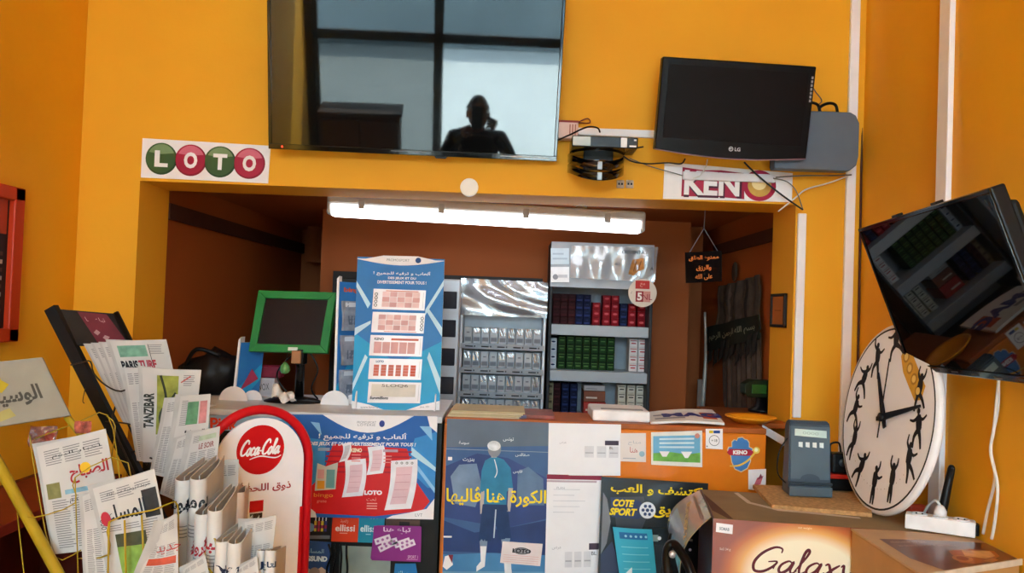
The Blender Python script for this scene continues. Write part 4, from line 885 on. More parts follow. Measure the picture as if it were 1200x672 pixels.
def curl(x0, y0, w_, h_, lean, pink, dark=False):
    L = [(x0 + lean*(v) + .014*math.sin(PI*v), y0 + h_*v) for v in [i/8 for i in range(9)]]; Rr = [(p[0] + w_, p[1] + (.02 if w_ > .05 else .01)) for p in L]
    m.poly(sf, L + Rr[::-1], mat('#eceaf0', .4), 6); m.poly(sf, [(a + w_*.2, b + h_*.12) for a, b in L[:7]] + [(a - w_*.2, b + h_*.1) for a, b in Rr[:7]][::-1], mat('#e3c0c8' if pink else '#c9c6cc', .4), 7)
    for j in range(4): m.poly(sf, [(L[j+1][0] + w_*.24, y0 + h_*(.26 + .15*j)), (L[j+1][0] + w_*.76, y0 + h_*(.27 + .15*j)), (L[j+1][0] + w_*.76, y0 + h_*(.28 + .15*j)), (L[j+1][0] + w_*.24, y0 + h_*(.27 + .15*j))], mat('#c98f9c', .4), 8)
curl(.375, .2, .14, .36, .01, True); curl(.535, .42, .11, .27, .0, True); curl(.665, .08, .18, .48, .03, True); curl(.345, .54, .055, .18, .02, False)
for k in range(4): m.disc(sf, .735 + .035*k, .54, .004, INK, 9, 10); m.disc(sf, .735 + .035*k, .54, .0022, WHITE, 10, 10)
m.poly(sf, [(.20, .53), (.26, .5), (.34, .54), (.33, .28), (.19, .26)], mat('#c8ccc0', .4), 6); m.rect(sf, .205, .28, .255, .36, mat('#e0a030', .4), 7); m.rect(sf, .265, .29, .322, .47, mat('#6fa6a8', .4), 7); m.rect(sf, .205, .38, .25, .47, mat('#d5a0a0', .4), 7)
m.text(sf, 'bingo', .25, .215, .05, mat('#e8a23c', .4), 7, w=.13); m.text(sf, 'gratte', .24, .155, .03, mat('#e89a8c', .4), 7)
m.text(sf, 'LOTO', .585, .25, .045, WHITE, 7, w=.12, bold=.06); m.text(sf, 'تحت', .575, .185, .03, mat('#f0b8a8', .4), 7, arab=True)
for j in range(3): m.rect(sf, .545, .14 - .025*j, .615, .15 - .025*j, mat('#f0b0a0', .4), 7)
m.text(sf, 'KENO', .46, .66, .04, mat('#f2e2c0', .4), 7, w=.075, bold=.05)
for j in range(3): m.rect(sf, .43, .61 - .03*j, .49, .62 - .03*j, mat('#e58a84', .4), 7); m.rect(sf, .645, .60 - .03*j, .70, .61 - .03*j, mat('#e58a84', .4), 7)
m.rect(sf, .64, .645, .74, .67, mat('#b8a0b0', .4), 7); m.rect(sf, .2, .65, .28, .68, mat('#9ab0c8', .4), 7)
m.poly(sf, [(0, 0), (0, .16), (.06, .15), (.14, .12), (.2, .05), (.21, .0)], WHITE, 8); m.poly(sf, [(1, .0), (1, .2), (.95, .1), (.83, .06), (.72, .03), (.68, 0)], WHITE, 8); m.poly(sf, [(.95, .9), (1, .84), (1, 1), (.93, 1)], WHITE, 8)
m.text(sf, 'SPORT', .1, .08, .03, GREY, 9); m.text(sf, 'LVT', .9, .04, .03, GREY, 9)
tag(m.build('games_poster'), 'blue poster with red podium and curling tickets hanging on the black cabinet', 'poster')

def card(tl, tr, br_, bl, Y, col, name, label, cat, fn):
    sf = Q(tl, tr, br_, bl, Y); m = MB(); m.slab(sf, .002, col); fn(m, sf); return tag(m.build(name), label, cat)
yc = YB - .003
def c1(m, s):
    for k, cc in enumerate(('#c9b23a', '#b03a3a', '#d9c23a', '#3a3a78')): m.rect(s, .36 + .13*k, .3, .45 + .13*k, .72, mat(cc, .4)); m.rect(s, .385 + .13*k, .72, .425 + .13*k, .86, mat('#d8d8d8', .4)); m.rect(s, .36 + .13*k, .42, .45 + .13*k, .55, mat('#8a2a50', .4), 2)
    m.disc(s, .22, .45, .014, mat('#7aa6c8', .4), 1, 16); m.rect(s, .05, 0, .98, .14, mat('#6d6f74', .5))
card((358, 602), (389, 603), (387, 632), (356, 632), yc, mat('#17161c', .4), 'bottle_card', 'dark card with a picture of coloured bottles beside the red sign', 'card', c1)
def c2(m, s): m.text(s, 'رصيد', .45, .74, .16, mat('#e9a08c', .4), 2, arab=True, w=.3); m.text(s, 'ellissi', .5, .5, .24, mat('#f2ded6', .4), 2, w=.74, bold=.02); m.rect(s, .3, .3, .6, .33, mat('#e9a08c', .4))
card((390, 603), (421, 603), (419, 636), (388, 635), yc - .003, mat('#d8401c', .4), 'orange_card', 'orange red card stuck under the blue games poster', 'card', c2)
def c3(m, s): m.text(s, 'hayya', .5, .9, .12, mat('#c07ac0', .4), 2, w=.5); m.text(s, 'ellissi', .4, .5, .24, mat('#d9eef2', .4), 2, w=.64, bold=.02); m.rect(s, .3, .28, .5, .31, mat('#a9d4de', .4))
card((421, 603), (451, 604), (449, 637), (419, 636), yc, mat('#2290ac', .4), 'teal_card', 'teal card stuck beside the orange card on the cabinet', 'card', c3)
def c4(m, s): m.rect(s, .0, .3, 1, .9, mat('#5a4238', .5), 1); m.rect(s, .4, .3, .7, .7, mat('#2a2320', .5), 2)
card((452, 607), (492, 609), (492, 622), (452, 620), yc, mat('#3a2a26', .4), 'brown_card', 'dark brown card strip above the purple card', 'card', c4)
sf = Q((437, 616), (494, 617), (493, 659), (434, 657), yc - .012); m = MB(); PU = mat('#8c2f86', .4, .05)
cor = [(.08, 1), (.97, 1), (1, .96), (1, .0), (.04, .0), (0, .06), (.03, .9)]
m.slab(Surf(sf(.02, .98), sf(.99, .98), sf(.99, .02), sf(.02, .02)), .003, PU); m.poly(sf, cor, PU, 1)
m.text(sf, 'تباع هنا', .5, .86, .2, mat('#efd8ec', .4), 3, arab=True, w=.56, bold=.02)
for (u, v, rt) in ((.22, .6, .35), (.36, .52, .3), (.62, .52, .35), (.72, .47, .4), (.3, .42, .5)):
    c_, s_ = math.cos(rt), math.sin(rt); pts = [(u + (x*c_ - y*s_)/sf.W, v + (x*s_ + y*c_)/sf.H) for x, y in ((-.026, -.01), (.026, -.01), (.026, .01), (-.026, .01))]; m.poly(sf, pts, mat('#e8dcea', .4), 3 + int(u*10) % 3)
    for q in (-.016, 0, .016): m.disc(sf, u + q*c_/sf.W, v + q*s_/sf.H, .0045, mat('#a56aa4', .4), 7, 10)
m.text(sf, 'SPORT 1', .84, .13, .09, mat('#e6c6e4', .4), 3, w=.2); m.rect(sf, .72, .05, .94, .07, mat('#c98ac6', .4), 3)
tag(m.build('purple_card'), 'purple card with white tickets and Arabic writing on the cabinet', 'card')
def c5(m, s): m.text(s, 'المساء', .45, .75, .12, mat('#a9cfe8', .4), 2, arab=True, w=.6); m.text(s, 'GSUND', .5, .55, .14, mat('#cfe4f2', .4), 2, w=.8, bold=.06); m.poly(s, [(0, 0), (1, 0), (1, .2), (.7, .34), (.4, .2), (.1, .36), (0, .3)], mat('#b9a89c', .5), 1); m.disc(s, .45, .18, .018, mat('#8d7f78', .5), 2, 16)
card((357, 634), (388, 636), (385, 680), (354, 680), yc, mat('#2b4f86', .4), 'blue_notice', 'blue notice with pale lettering below the bottle card', 'notice', c5)
def c6(m, s): m.text(s, 'جوائز', .4, .6, .22, mat('#cfe8f4', .4), 2, arab=True, w=.5); m.rect(s, .62, .3, .82, .6, mat('#c05a50', .4))
card((463, 661), (487, 661), (492, 690), (460, 690), yc - .004, mat('#2a78b4', .4), 'sky_card', 'bright blue card below the purple card', 'card', c6)
m = MB()
for k in range(4): m.tube([P(385 + 7*k, 638, YB - .004), P(388 + 6*k, 652, YB - .012), P(383 + 8*k, 668, YB - .01), P(386 + 6*k, 690, YB - .008)], .004, BLACK, 6, sm=5)
tag(m.build('cable_tangle'), 'tangle of black cables hanging in front of the grey green pane', 'cables')

# football poster
ypf = YC - .004
sf = Q((524, 491), (645, 496), (638, 690), (518, 690), ypf, lambda u, v: .0015*math.sin(9*u + 4*v))
m = MB(); m.slab(sf, .001, mat('#3f5f8e', .3, .12, 9), 10, 14, smooth=True)
m.poly(sf, [(0, 1), (1, 1), (1, .86), (0, .83)], mat('#5c6a7c', .35, .1, 9), 1); m.poly(sf, [(0, .72), (.3, .8), (.6, .78), (1, .66), (1, .42), (.6, .36), (0, .42)], mat('#33467e', .35, .2, 7), 1)
m.poly(sf, [(0, .40), (.3, .33), (.6, .36), (1, .41), (1, .2), (0, .22)], mat('#2a3f72', .35, .2, 8), 2); m.poly(sf, [(0, .2), (1, .22), (1, .1), (0, .1)], mat('#4a86b8', .35, .2, 8), 1); m.poly(sf, [(0, .1), (1, .1), (1, 0), (0, 0)], mat('#6f9fc0', .35, .2, 8), 1)
m.poly(sf, [(.05, .66), (.13, .73), (.3, .74), (.36, .6), (.3, .48), (.1, .5)], mat('#6f86a4', .35, .25, 12), 2); m.poly(sf, [(.7, .7), (.8, .73), (.95, .66), (.97, .5), (.7, .5)], mat('#5f7a9c', .35, .25, 12), 2)
TEAL, SKN = mat('#2f7fa6', .4, .15, 20), mat('#b9b0aa', .4)
m.poly(sf, [(.38, .76), (.46, .79), (.56, .77), (.63, .72), (.66, .6), (.60, .58), (.60, .5), (.38, .5), (.38, .58), (.34, .56), (.35, .7)], TEAL, 4); m.poly(sf, [(.34, .57), (.385, .58), (.38, .45), (.35, .44)], SKN, 4); m.poly(sf, [(.615, .6), (.66, .6), (.64, .46), (.61, .46)], SKN, 4)
m.disc(sf, .468, .83, .021, mat('#8a8d94', .4), 5, 18, .026); m.disc(sf, .462, .85, .021, mat('#d9dce0', .4, .3, 40), 6, 18, .016); m.rect(sf, .44, .78, .49, .81, SKN, 4)
m.stroke(sf, [(.47, .77), (.5, .7), (.48, .66)], .003, WHITE, 6)
m.poly(sf, [(.37, .5), (.61, .5), (.66, .3), (.54, .29), (.5, .4), (.46, .28), (.34, .28)], mat('#1f3a66', .4, .15, 20), 4); m.stroke(sf, [(.5, .47), (.49, .3)], .004, mat('#b9c8d8', .4), 5)
m.poly(sf, [(.35, .29), (.43, .29), (.42, .2), (.37, .17)], mat('#7f93ac', .4), 4); m.poly(sf, [(.56, .3), (.65, .3), (.63, .22), (.58, .22)], mat('#7f93ac', .4), 4)
m.poly(sf, [(.36, .25), (.42, .25), (.41, .13), (.33, .10), (.33, .13), (.37, .16)], mat('#e3e6ea', .4), 5); m.poly(sf, [(.58, .25), (.65, .25), (.67, .12), (.68, .08), (.61, .08), (.6, .14)], mat('#e3e6ea', .4), 5)
m.text(sf, 'الكورة هنا ڤاليها', .5, .545, .115, mat('#f2d51c', .4), 8, arab=True, w=.97, bold=.02)
for (x, y, s_) in ((.17, .86, 'سوسة'), (.6, .89, 'تونس'), (.74, .8, 'صفاقس'), (.22, .76, 'بنزرت'), (.7, .7, 'قابس')): m.text(sf, s_, x, y, .024, mat('#dfe6ee', .4), 6, arab=True, bold=.01)
m.rect(sf, .02, .755, .06, .775, WHITE, 6); m.rect(sf, .0, .30, .08, .31, WHITE, 6); m.rect(sf, 0, .82, 1, .823, mat('#9aa6b4', .4), 3)
m.poly(sf, [(.02, .19), (.08, .2), (.1, .14), (.04, .11), (.0, .13)], WHITE, 6); m.poly(sf, [(.05, .2), (.1, .2), (.09, .15)], mat('#7c2a3a', .4), 7)
m.text(sf, 'عمليات السحب', .72, .03, .045, mat('#e9e3b0', .4), 6, arab=True, w=.5); m.poly(sf, [(0, 0), (.2, 0), (.26, .06), (0, .07)], mat('#b9c6d2', .4), 6)
tag(m.build('football_poster'), 'big blue football poster with yellow Arabic title on the counter front', 'poster')
def c7(m, s): m.disc(s, .5, .62, .026, INK, 1, 24, .011); m.disc(s, .5, .62, .024, mat('#8f8f96', .4), 2, 24, .009); m.text(s, 'LOTO', .5, .62, .2, INK, 3, w=.46, bold=.04); [m.rect(s, .06, .08 + .1*k, .94, .1 + .1*k, mat('#d9a8a8', .5)) for k in range(4)]
card((589, 635), (636, 638), (633, 664), (586, 660), ypf - .005, mat('#e4dadb', .4), 'play_slip', 'small white play slip stuck over the football poster', 'slip', c7)

def paper_sheet(tl, tr, br_, bl, label, fn, Y=YC - .006, bul=.003):
    sf = Q(tl, tr, br_, bl, Y, lambda u, v: bul*math.sin(3*u + 2*v)); m = MB(); m.slab(sf, .001, mat('#eef0f6', .5, .02), 8, 6, smooth=True); fn(m, sf); return tag(m.build('paper_notice'), label, 'notice', 'white notices on the counter front')
MG = mat('#a9adb8', .5)
def boxes(m, s, u, v, k=3, w_=.13):
    for i in range(k): m.rect(s, u + i*w_*1.3, v, u + i*w_*1.3 + w_, v + .22, mat('#d9dce4', .5)); m.rect(s, u + i*w_*1.3 + .01, v + .08, u + i*w_*1.3 + w_ - .01, v + .1, MG, 2)
    m.rect(s, .78, v + .24, .97, v + .33, mat('#4a3f50', .5), 2); m.text(s, 'BL', .87, v + .19, .05, INK, 2); m.text(s, 'عرض', .2, v + .28, .05, MG, 2, arab=True)
paper_sheet((643, 496), (728, 498), (727, 558), (642, 557), 'topmost white notice with faint boxes beside the football poster', lambda m, s: boxes(m, s, .5, .35))
def p2(m, s): m.rect(s, 0, .9, 1, 1, mat('#8c1f3c', .4)); m.rect(s, 0, .84, .9, .88, mat('#b9a8b4', .4)); [m.rect(s, .12, .2 + .12*k, .5 + .1*(k % 3), .215 + .12*k, mat('#d0d4de', .5)) for k in range(5)]; m.text(s, 'PLAN', .25, .72, .05, MG, 2)
paper_sheet((641, 556), (706, 558), (705, 612), (640, 612), 'white notice with a dark red top edge in the middle of the three', p2, YC - .008)
paper_sheet((640, 608), (705, 606), (704, 690), (638, 690), 'lowest white notice with faint boxes beside the football poster', lambda m, s: boxes(m, s, .35, .3), YC - .012)

# orange panel stickers
ys = YC - .0035
def s1(m, s): m.text(s, 'متاح', .55, .66, .16, MG, 2, arab=True, w=.5); m.text(s, 'هنا', .52, .42, .2, mat('#b04a4a', .5), 2, arab=True, w=.3); m.disc(s, .84, .28, .009, mat('#8fb4c4', .5), 2, 14); m.rect(s, .1, .1, .6, .13, MG)
card((727, 508), (757, 508), (757, 542), (727, 541), ys - .001, mat('#e3dcd8', .4, .05), 'white_sticker', 'white sticker with Arabic writing on the orange panel beside the notices', 'sticker', s1)
def s2_(m, s): m.rect(s, .04, .3, .96, .88, mat('#6fb0d4', .4, .1, 20)); m.poly(s, [(.04, .12), (.96, .12), (.96, .4), (.7, .34), (.4, .4), (.04, .36)], mat('#6fae4c', .4, .25, 40), 2); m.poly(s, [(.16, .42), (.36, .42), (.3, .26), (.22, .26)], WHITE, 3); m.poly(s, [(.58, .42), (.8, .42), (.72, .24), (.66, .24)], WHITE, 3); [m.rect(s, .16, .52 + .12*k, .84, .57 + .12*k, mat('#cfe4ee', .4), 3) for k in range(3)]; m.disc(s, .9, .86, .008, mat('#c98a7a', .4), 4, 12)
card((763, 507), (823, 505), (823, 548), (763, 545), ys, mat('#e6e4dc', .4), 'picture_sticker', 'blue and green landscape sticker in the middle of the orange panel', 'sticker', s2_)
def s3(m, s): m.disc(s, .5, .42, .017, INK, 1, 24); m.disc(s, .5, .42, .0155, WHITE, 2, 24); m.text(s, '+18', .5, .42, .14, INK, 3); m.rect(s, .2, .78, .44, .92, mat('#e0c22a', .4)); m.rect(s, .46, .78, .84, .92, mat('#2f4f96', .4)); m.disc(s, .08, .12, .002, INK, 1, 8)
card((827, 503), (847, 503), (847, 527), (827, 526), ys, WHITE, 'age_sticker', 'small white age limit sticker with a round 18 mark', 'sticker', s3)
sf = R(851, 512, 889, 554, ys); m = MB(); hand = [(.12, .5), (.02, .62), (.06, .72), (.16, .72), (.16, .86), (.24, .93), (.32, .9), (.36, .98), (.5, 1.), (.58, .94), (.66, .92), (.72, .84), (.72, .72), (.84, .66), (.78, .52), (.76, .3), (.66, .1), (.46, .0), (.26, .08), (.16, .28)]
m.slab(Surf(sf(.3, .8), sf(.6, .8), sf(.6, .3), sf(.3, .3)), .001, mat('#3f78b4', .4)); m.poly(sf, hand, mat('#e3c9a0', .4), 1); m.poly(sf, [(.44 + (x - .44)*.92, .5 + (y - .5)*.94) for x, y in hand], mat('#4a80bc', .4, .1, 20), 2)
m.poly(sf, [(.02, .56), (.1, .66), (.74, .64), (.84, .58), (.76, .46), (.1, .48)], mat('#b01f38', .4), 3); m.text(sf, 'KENO', .43, .56, .12, WHITE, 4, w=.44, bold=.06); m.stroke(sf, [(.1, .18), (.4, .2), (.7, .36), (.98, .66)], [.003, .006, .004], mat('#e8b84a', .4), 4); m.disc(sf, .93, .62, .011, mat('#f2cf5a', .4), 5, 16); m.disc(sf, .92, .63, .006, mat('#fdf0c0', .4), 6, 12)
tag(m.build('hand_sticker'), 'blue hand shaped sticker with a red band and golden comet on the orange panel', 'sticker')
def s4(m, s): m.poly(s, [(.3, .2), (.7, .3), (.85, .7), (.5, .6)], mat('#c9646c', .4), 1); m.poly(s, [(.5, .5), (.8, .6), (.7, .8)], mat('#8a3a4a', .4), 2)
card((877, 551), (898, 550), (897, 576), (877, 574), ys, mat('#efe4e2', .4), 'red_white_sticker', 'small white sticker with a red figure at the lower right of the panel', 'sticker', s4)

# black sport card poster leaning against the counter
yk = YC - .03
sf = Q((705, 559), (830, 567), (826, 690), (700, 690), [yk, yk, yk - .04, yk - .04])
m = MB(); m.slab(sf, .004, mat('#0e0e11', .3, .1, coat=.1))
m.poly(sf, [(.02, .86), (.06, .8), (.1, .6), (.07, .4), (.02, .3)], mat('#77777e', .3, .1), 1); m.poly(sf, [(.02, .3), (.12, .42), (.2, .2), (.16, 0), (.02, 0)], mat('#2a3350', .3), 1); m.poly(sf, [(.12, .82), (.4, .84), (.44, .66), (.38, .5), (.16, .5)], mat('#3a3a42', .3, .2, 12), 1)
m.text(sf, 'اكتشف و العب', .52, .90, .105, YEL, 3, arab=True, w=.86, bold=.025); m.text(sf, 'طريق', .66, .71, .12, YEL, 3, arab=True, w=.34, bold=.025)
m.poly(sf, [(.09, .82), (.36, .8), (.44, .72), (.36, .63), (.11, .64)], mat('#223058', .35), 2); m.text(sf, 'COTE', .215, .77, .068, YEL, 3, w=.2, bold=.05, shear=.25); m.text(sf, 'SPORT', .215, .69, .068, YEL, 3, w=.26, bold=.05, shear=.25)
m.disc(sf, .44, .715, .0255, mat('#dfe6ee', .4), 4, 28); [m.disc(sf, .44 + .014*math.cos(a_*PI/3)/sf.W, .715 + .014*math.sin(a_*PI/3)/sf.H, .0055, mat('#27406e', .4), 5, 6) for a_ in range(6)]; m.disc(sf, .44, .715, .006, mat('#27406e', .4), 5, 6)
m.poly(sf, [(.4, .5), (.46, .56), (1, .56), (1, .1), (.6, .1), (.6, .4), (.42, .4)], mat('#08090c', .25), 2)
for k in range(4): m.disc(sf, .64 + .07*k, .34 + .02*(k % 2), .0045, mat(('#9aa6a0', '#7fae7a', '#b8a85a', '#8f98a8')[k], .4), 3, 10); m.rect(sf, .66 + .06*k, .44, .69 + .06*k, .46, mat('#5a6268', .4), 3)
m.rect(sf, .42, .43, .55, .49, mat('#8a9a92', .4), 3); m.disc(sf, .56, .46, .006, WHITE, 4, 12)
tag(m.build('sport_poster'), 'black glossy poster with yellow lettering and a white ball leaning on the counter', 'poster')
sf = Q((718, 618), (764, 621), (771, 690), (728, 690), yk - .055, lambda u, v: .006*math.sin(PI*u))
m = MB(); m.slab(sf, .002, mat('#3fb0cc', .35, .05), 8, 4, smooth=True); m.rect(sf, .14, .82, .86, .93, mat('#2a6fa8', .4)); [m.disc(sf, .3 + .13*k, .87, .004, mat('#a9d8ea', .4), 2, 10) for k in range(5)]; [m.rect(sf, .15, .2 + .12*k, .85, .215 + .12*k, mat('#7fd0e0', .4)) for k in range(5)]
m.poly(sf, [(0, .0), (.0, .16), (.36, .36), (.3, .0)], mat('#e6ecee', .4), 3)
tag(m.build('leaflet'), 'turquoise leaflet stuck on the lower part of the black poster', 'leaflet')
# ------------------------------------------------------------------ boxes at the lower right, and the low counter they stand on
ZB = .97; ZT = .60
t = thing('side_counter', 'low wooden side counter carrying the cardboard boxes', 'counter', (.85, 2.2, 0))
m = MB(); m.box((.50, 1.82, ZT - .03), (XR - .002, 2.62, ZT), mat('#7a4c28', .5, .15, 20), .004); m.build('worktop', t); m = MB(); m.box((.515, 1.84, 0), (XR - .004, 2.6, ZT - .03), mat('#5d3a20', .55, .15, 20)); m.build('body', t)
fl, fr, bl, br_ = PZ(836, 608, ZB), PZ(1004, 621, ZB), PZ(806, 575, ZB), PZ(1000, 578, ZB)
fr = V((fl.x + .635, fl.y - .0825, ZB)); xdir = (fr - fl).normalized(); ydir = V((-xdir.y, xdir.x, 0)); Dp = .37
GB = mat('#a8501c', .35, .08, 8); CARD = mat('#8c7455', .8, .08, 12)
t = thing('chocolate_box', 'brown and cream cardboard box with script lettering at the lower right', 'box', fl + xdir*.3 + ydir*.19 + V((0, 0, ZT - ZB)))
W5 = (fr - fl).length; T = frame((fl.x, fl.y, ZT), xdir, ydir, (0, 0, 1)); hB = ZB - ZT
m = MB(); m.box((.003, .003, 0), (W5, Dp, hB - .004), mat('#3a1f26', .5, .08), .002, T); m.build('body', t)
gm = bpy.data.materials.new('galaxy_print'); gm.use_nodes = True; n = gm.node_tree; b_ = n.nodes['Principled BSDF']; b_.inputs['Roughness'].default_value = .3; b_.inputs['Coat Weight'].default_value = .3
tcx = n.nodes.new('ShaderNodeTexCoord'); mp = n.nodes.new('ShaderNodeMapping'); mp.vector_type = 'POINT'; gr = n.nodes.new('ShaderNodeTexGradient'); gr.gradient_type = 'SPHERICAL'; cr = n.nodes.new('ShaderNodeValToRGB')
gc = (T @ V((.235, 0, hB - .135))) - t.location
n.links.new(tcx.outputs['Object'], mp.inputs[0]); mp.inputs['Scale'].default_value = (4.6, 3.0, 6.5); mp.inputs['Location'].default_value = (-gc.x*4.6, -gc.y*3.0, -gc.z*6.5)
n.links.new(mp.outputs[0], gr.inputs[0]); n.links.new(gr.outputs[0], cr.inputs[0]); e = cr.color_ramp.elements
e[0].position = 0; e[0].color = lin('#8a3a14') + [1]; e[1].position = .40; e[1].color = lin('#f3e6c8') + [1]; q_ = e.new(.12); q_.color = lin('#b9601e') + [1]; q_ = e.new(.24); q_.color = lin('#e0a050') + [1]
n.links.new(cr.outputs[0], b_.inputs['Base Color'])
sf = Surf(T @ V((0, -.0005, hB)), T @ V((W5, -.0005, hB)), T @ V((W5, -.0005, 0)), T @ V((0, -.0005, 0)))
m = MB(); m.slab(sf, .003, gm, 1, 1, CARD)
GT = mat('#5d1a24', .4); GH = mat('#2e0a12', .4)
m.script(sf, 'Galaxy', .092/sf.W, 1 - .128/hB, .064/hB, GT, [.003, .0075, .003], 3, .3, w=.265/sf.W); 
sl = Surf(sf(.012, .972), sf(.078, .965), sf(.077, .90), sf(.011, .908)); m.slab(Surf(sl(0, 1, .001), sl(1, 1, .001), sl(1, 0, .001), sl(0, 0, .001)), .0008, WHITE); m.text(sl, 'SOMAB', .5, .45, .36, GREY, 6, bold=.04, w=.6); m.text(sf, '5x2 34 g', .05, .79, .02, mat('#f0d8c0', .5), 3); m.text(sf, 'net weight', .36, .975, .02, mat('#f2dcae', .5), 3)
m.build('front_panel', t, 'brown and cream printed front')
m = MB(); s2 = Surf(T @ V((-.001, Dp, hB)), T @ V((-.001, 0, hB)), T @ V((-.001, 0, 0)), T @ V((-.001, Dp, 0))); m.slab(s2, .004, mat('#4a2a34', .45, .1, 15)); m.build('side_panel', t, 'dark purple side')
m = MB(); s3 = Surf(T @ V((0, Dp, hB - .001)), T @ V((W5, Dp, hB - .001)), T @ V((W5, 0, hB + .0)), T @ V((0, 0, hB + .0)), lambda u, v: .002*math.sin(5*u)*math.sin(PI*v)); m.slab(s3, .003, CARD, 10, 8)
m.poly(s3, [(.0, .9), (.08, .02), (.06, .02), (.01, .25)], mat('#5a3a2c', .8), 1); m.poly(s3, [(.17, .96), (.20, .6), (.30, .42), (.62, .34), (.62, .29), (.29, .36), (.18, .56), (.15, .94)], mat('#cbb7a6', .8), 1); m.build('top_panel', t, 'bare cardboard top')
fA, fB = T @ V((-.004, Dp*.96, hB)), T @ V((-.004, .02, hB))
dn = V((-.055, -.02, -.16)); sF = Surf(fA, fB, fB + V((-.055, .02, -.17)), fA + V((-.075, .0, -.12)), lambda u, v: .035*math.sin(PI*(1-v)*.8))
m = MB(); m.slab(sF, .002, mat('#8d8078', .22, .25, 9, coat=.7), 8, 10, CARD, True); m.rect(sF, .1, .0, .95, .5, mat('#8a9eb8', .25, .15, 8, coat=.5)); m.text(sF, 'BONDEX 2', .55, .62, .09, mat('#c6a868', .4), 3, w=.7, rot=-.2, bold=.03); m.rect(sF, .1, .84, .9, .9, mat('#7a5a48', .4), 2); m.build('side_flap', t, 'shiny folded side flap')
# second box with printed lid, against the side wall
X0 = .862; f0, f1 = 1.80, 2.12
t = thing('lidded_carton', 'tan carton with a brown chocolate picture on its lid, against the side wall', 'box', (1.02, 1.96, ZT)); TAN = mat('#b98a52', .6, .1, 9)
xa_, xb_ = fr.x - .012, XR - .004
base = [(xa_ + .02, f0 + .02), (xb_ - .002, f0 + .03), (xb_ - .002, f1 + .30), (xa_ + .02, f1 + .30)]
yb = lambda x: fl.y + (x - fl.x)*xdir.y/xdir.x - .008
base = [(.885, f0 + .01), (xb_ - .002, f0 + .15), (xb_ - .002, yb(xb_)), (.885, yb(.885))]
m = MB(); m.prism(base, hB - .006, TAN, Matrix.Translation((0, 0, ZT)), .003); m.build('body', t)
lid = Surf(V((.883, yb(.883), ZB)), V((xb_, yb(xb_), ZB)), V((xb_, f0 + .145, ZB)), V((.883, f0, ZB)), lambda u, v: .0015*math.sin(4*u))
m = MB(); m.slab(lid, .005, mat('#c09a72', .4, .1, 9), 6, 6)
BR = mat('#6d3428', .3, .15, 10, coat=.4)
m.poly(lid, [(.10, .74), (.99, .72), (.99, .02), (.22, .015), (.10, .3)], BR, 2); m.text(lid, 'chocolat au lait', .3, .66, .04, mat('#c9a48c', .4), 4, w=.3); m.text(lid, 'au caramel fondant et croustillant', .42, .57, .045, mat('#b58a74', .4), 4, w=.5)
CR1, CR2 = mat('#c07a3a', .35, .2, 30), mat('#d9a060', .35, .2, 30)
m.poly(lid, [(.44, .12), (.52, .42), (.74, .47), (.92, .38), (.88, .2), (.72, .06), (.54, .06)], mat('#a85a2a', .35, .2, 30), 3); m.poly(lid, [(.58, .26), (.64, .42), (.88, .38), (.84, .2), (.72, .15)], CR2, 4); m.disc(lid, .52, .2, .026, CR1, 4, 16); m.disc(lid, .52, .2, .016, mat('#9a4a20', .4), 5, 14); m.poly(lid, [(.66, .1), (.78, .16), (.8, .08), (.7, .03)], CR1, 5); m.build('lid', t, 'lid with a printed chocolate picture')
m = MB(); m.slab(Surf(V((.884, f0 - .003, ZB + .004)), V((xb_, f0 + .142, ZB + .004)), V((xb_, f0 + .142, ZB - .01)), V((.884, f0 - .003, ZB - .01))), .004, mat('#cdbfa8', .8, .15, 30)); m.build('torn_edge', t, 'torn pale cardboard edge')

# particle board with terminal on the box
t_ = MB(); a, b, c, d = PZ(882, 568, ZB + .012), PZ(1010, 570, ZB + .012), PZ(1022, 602, ZB + .012), PZ(905, 592, ZB + .012)
a.y = min(a.y, 2.64); b.y = min(b.y, 2.64)
PB = mat('#bd9160', .8, .3, 90)
sfp = Surf(a, b, c, d); t_.slab(sfp, .011, PB); tag(t_.build('particle_board'), 'speckled particle board lying on the cardboard box under the terminal', 'board')
zb = ZB + .0125
L, Rr = PZ(921, 579, zb), PZ(968, 580, zb); cx, cy = (L.x + Rr.x)/2, (L.y + Rr.y)/2 - .01; wd = (Rr.x - L.x)/2; hT = .215
t = thing('payment_terminal', 'upright grey terminal with a small display standing on the particle board', 'terminal', (cx, cy, zb)); TG, TG2 = mat('#3f4d5a', .4, .05), mat('#52626e', .4, .05)
Tm = Matrix.Translation((cx, cy, zb)) @ Matrix.Rotation(-.05, 4, 'Z')
prof = [(0.0, 0), (-.03, 0), (-.03, .022), (-.022, .03), (-.010, hT - .012), (0, hT), (.03, hT), (.045, hT - .02), (.05, 0)]
m = MB(); b_ = bmesh.new(); N = len(prof)
fL = [b_.verts.new((-wd * (1 if p[1] < .1 else .96), p[0], p[1])) for p in prof]; fR = [b_.verts.new((wd * (1 if p[1] < .1 else .96), p[0], p[1])) for p in prof]
b_.faces.new(fL); b_.faces.new(fR[::-1])
for i in range(N): b_.faces.new((fL[i], fR[i], fR[(i+1) % N], fL[(i+1) % N]))
bmesh.ops.recalc_face_normals(b_, faces=b_.faces[:]); bmesh.ops.bevel(b_, geom=b_.edges[:], offset=.004, segments=2, affect='EDGES'); m.bm(b_, TG, Tm); m.build('case', t)
fs_ = Surf(Tm @ V((-wd*.92, -.0115, hT - .014)), Tm @ V((wd*.92, -.0115, hT - .014)), Tm @ V((wd*.92, -.0235, .05)), Tm @ V((-wd*.92, -.0235, .05)))
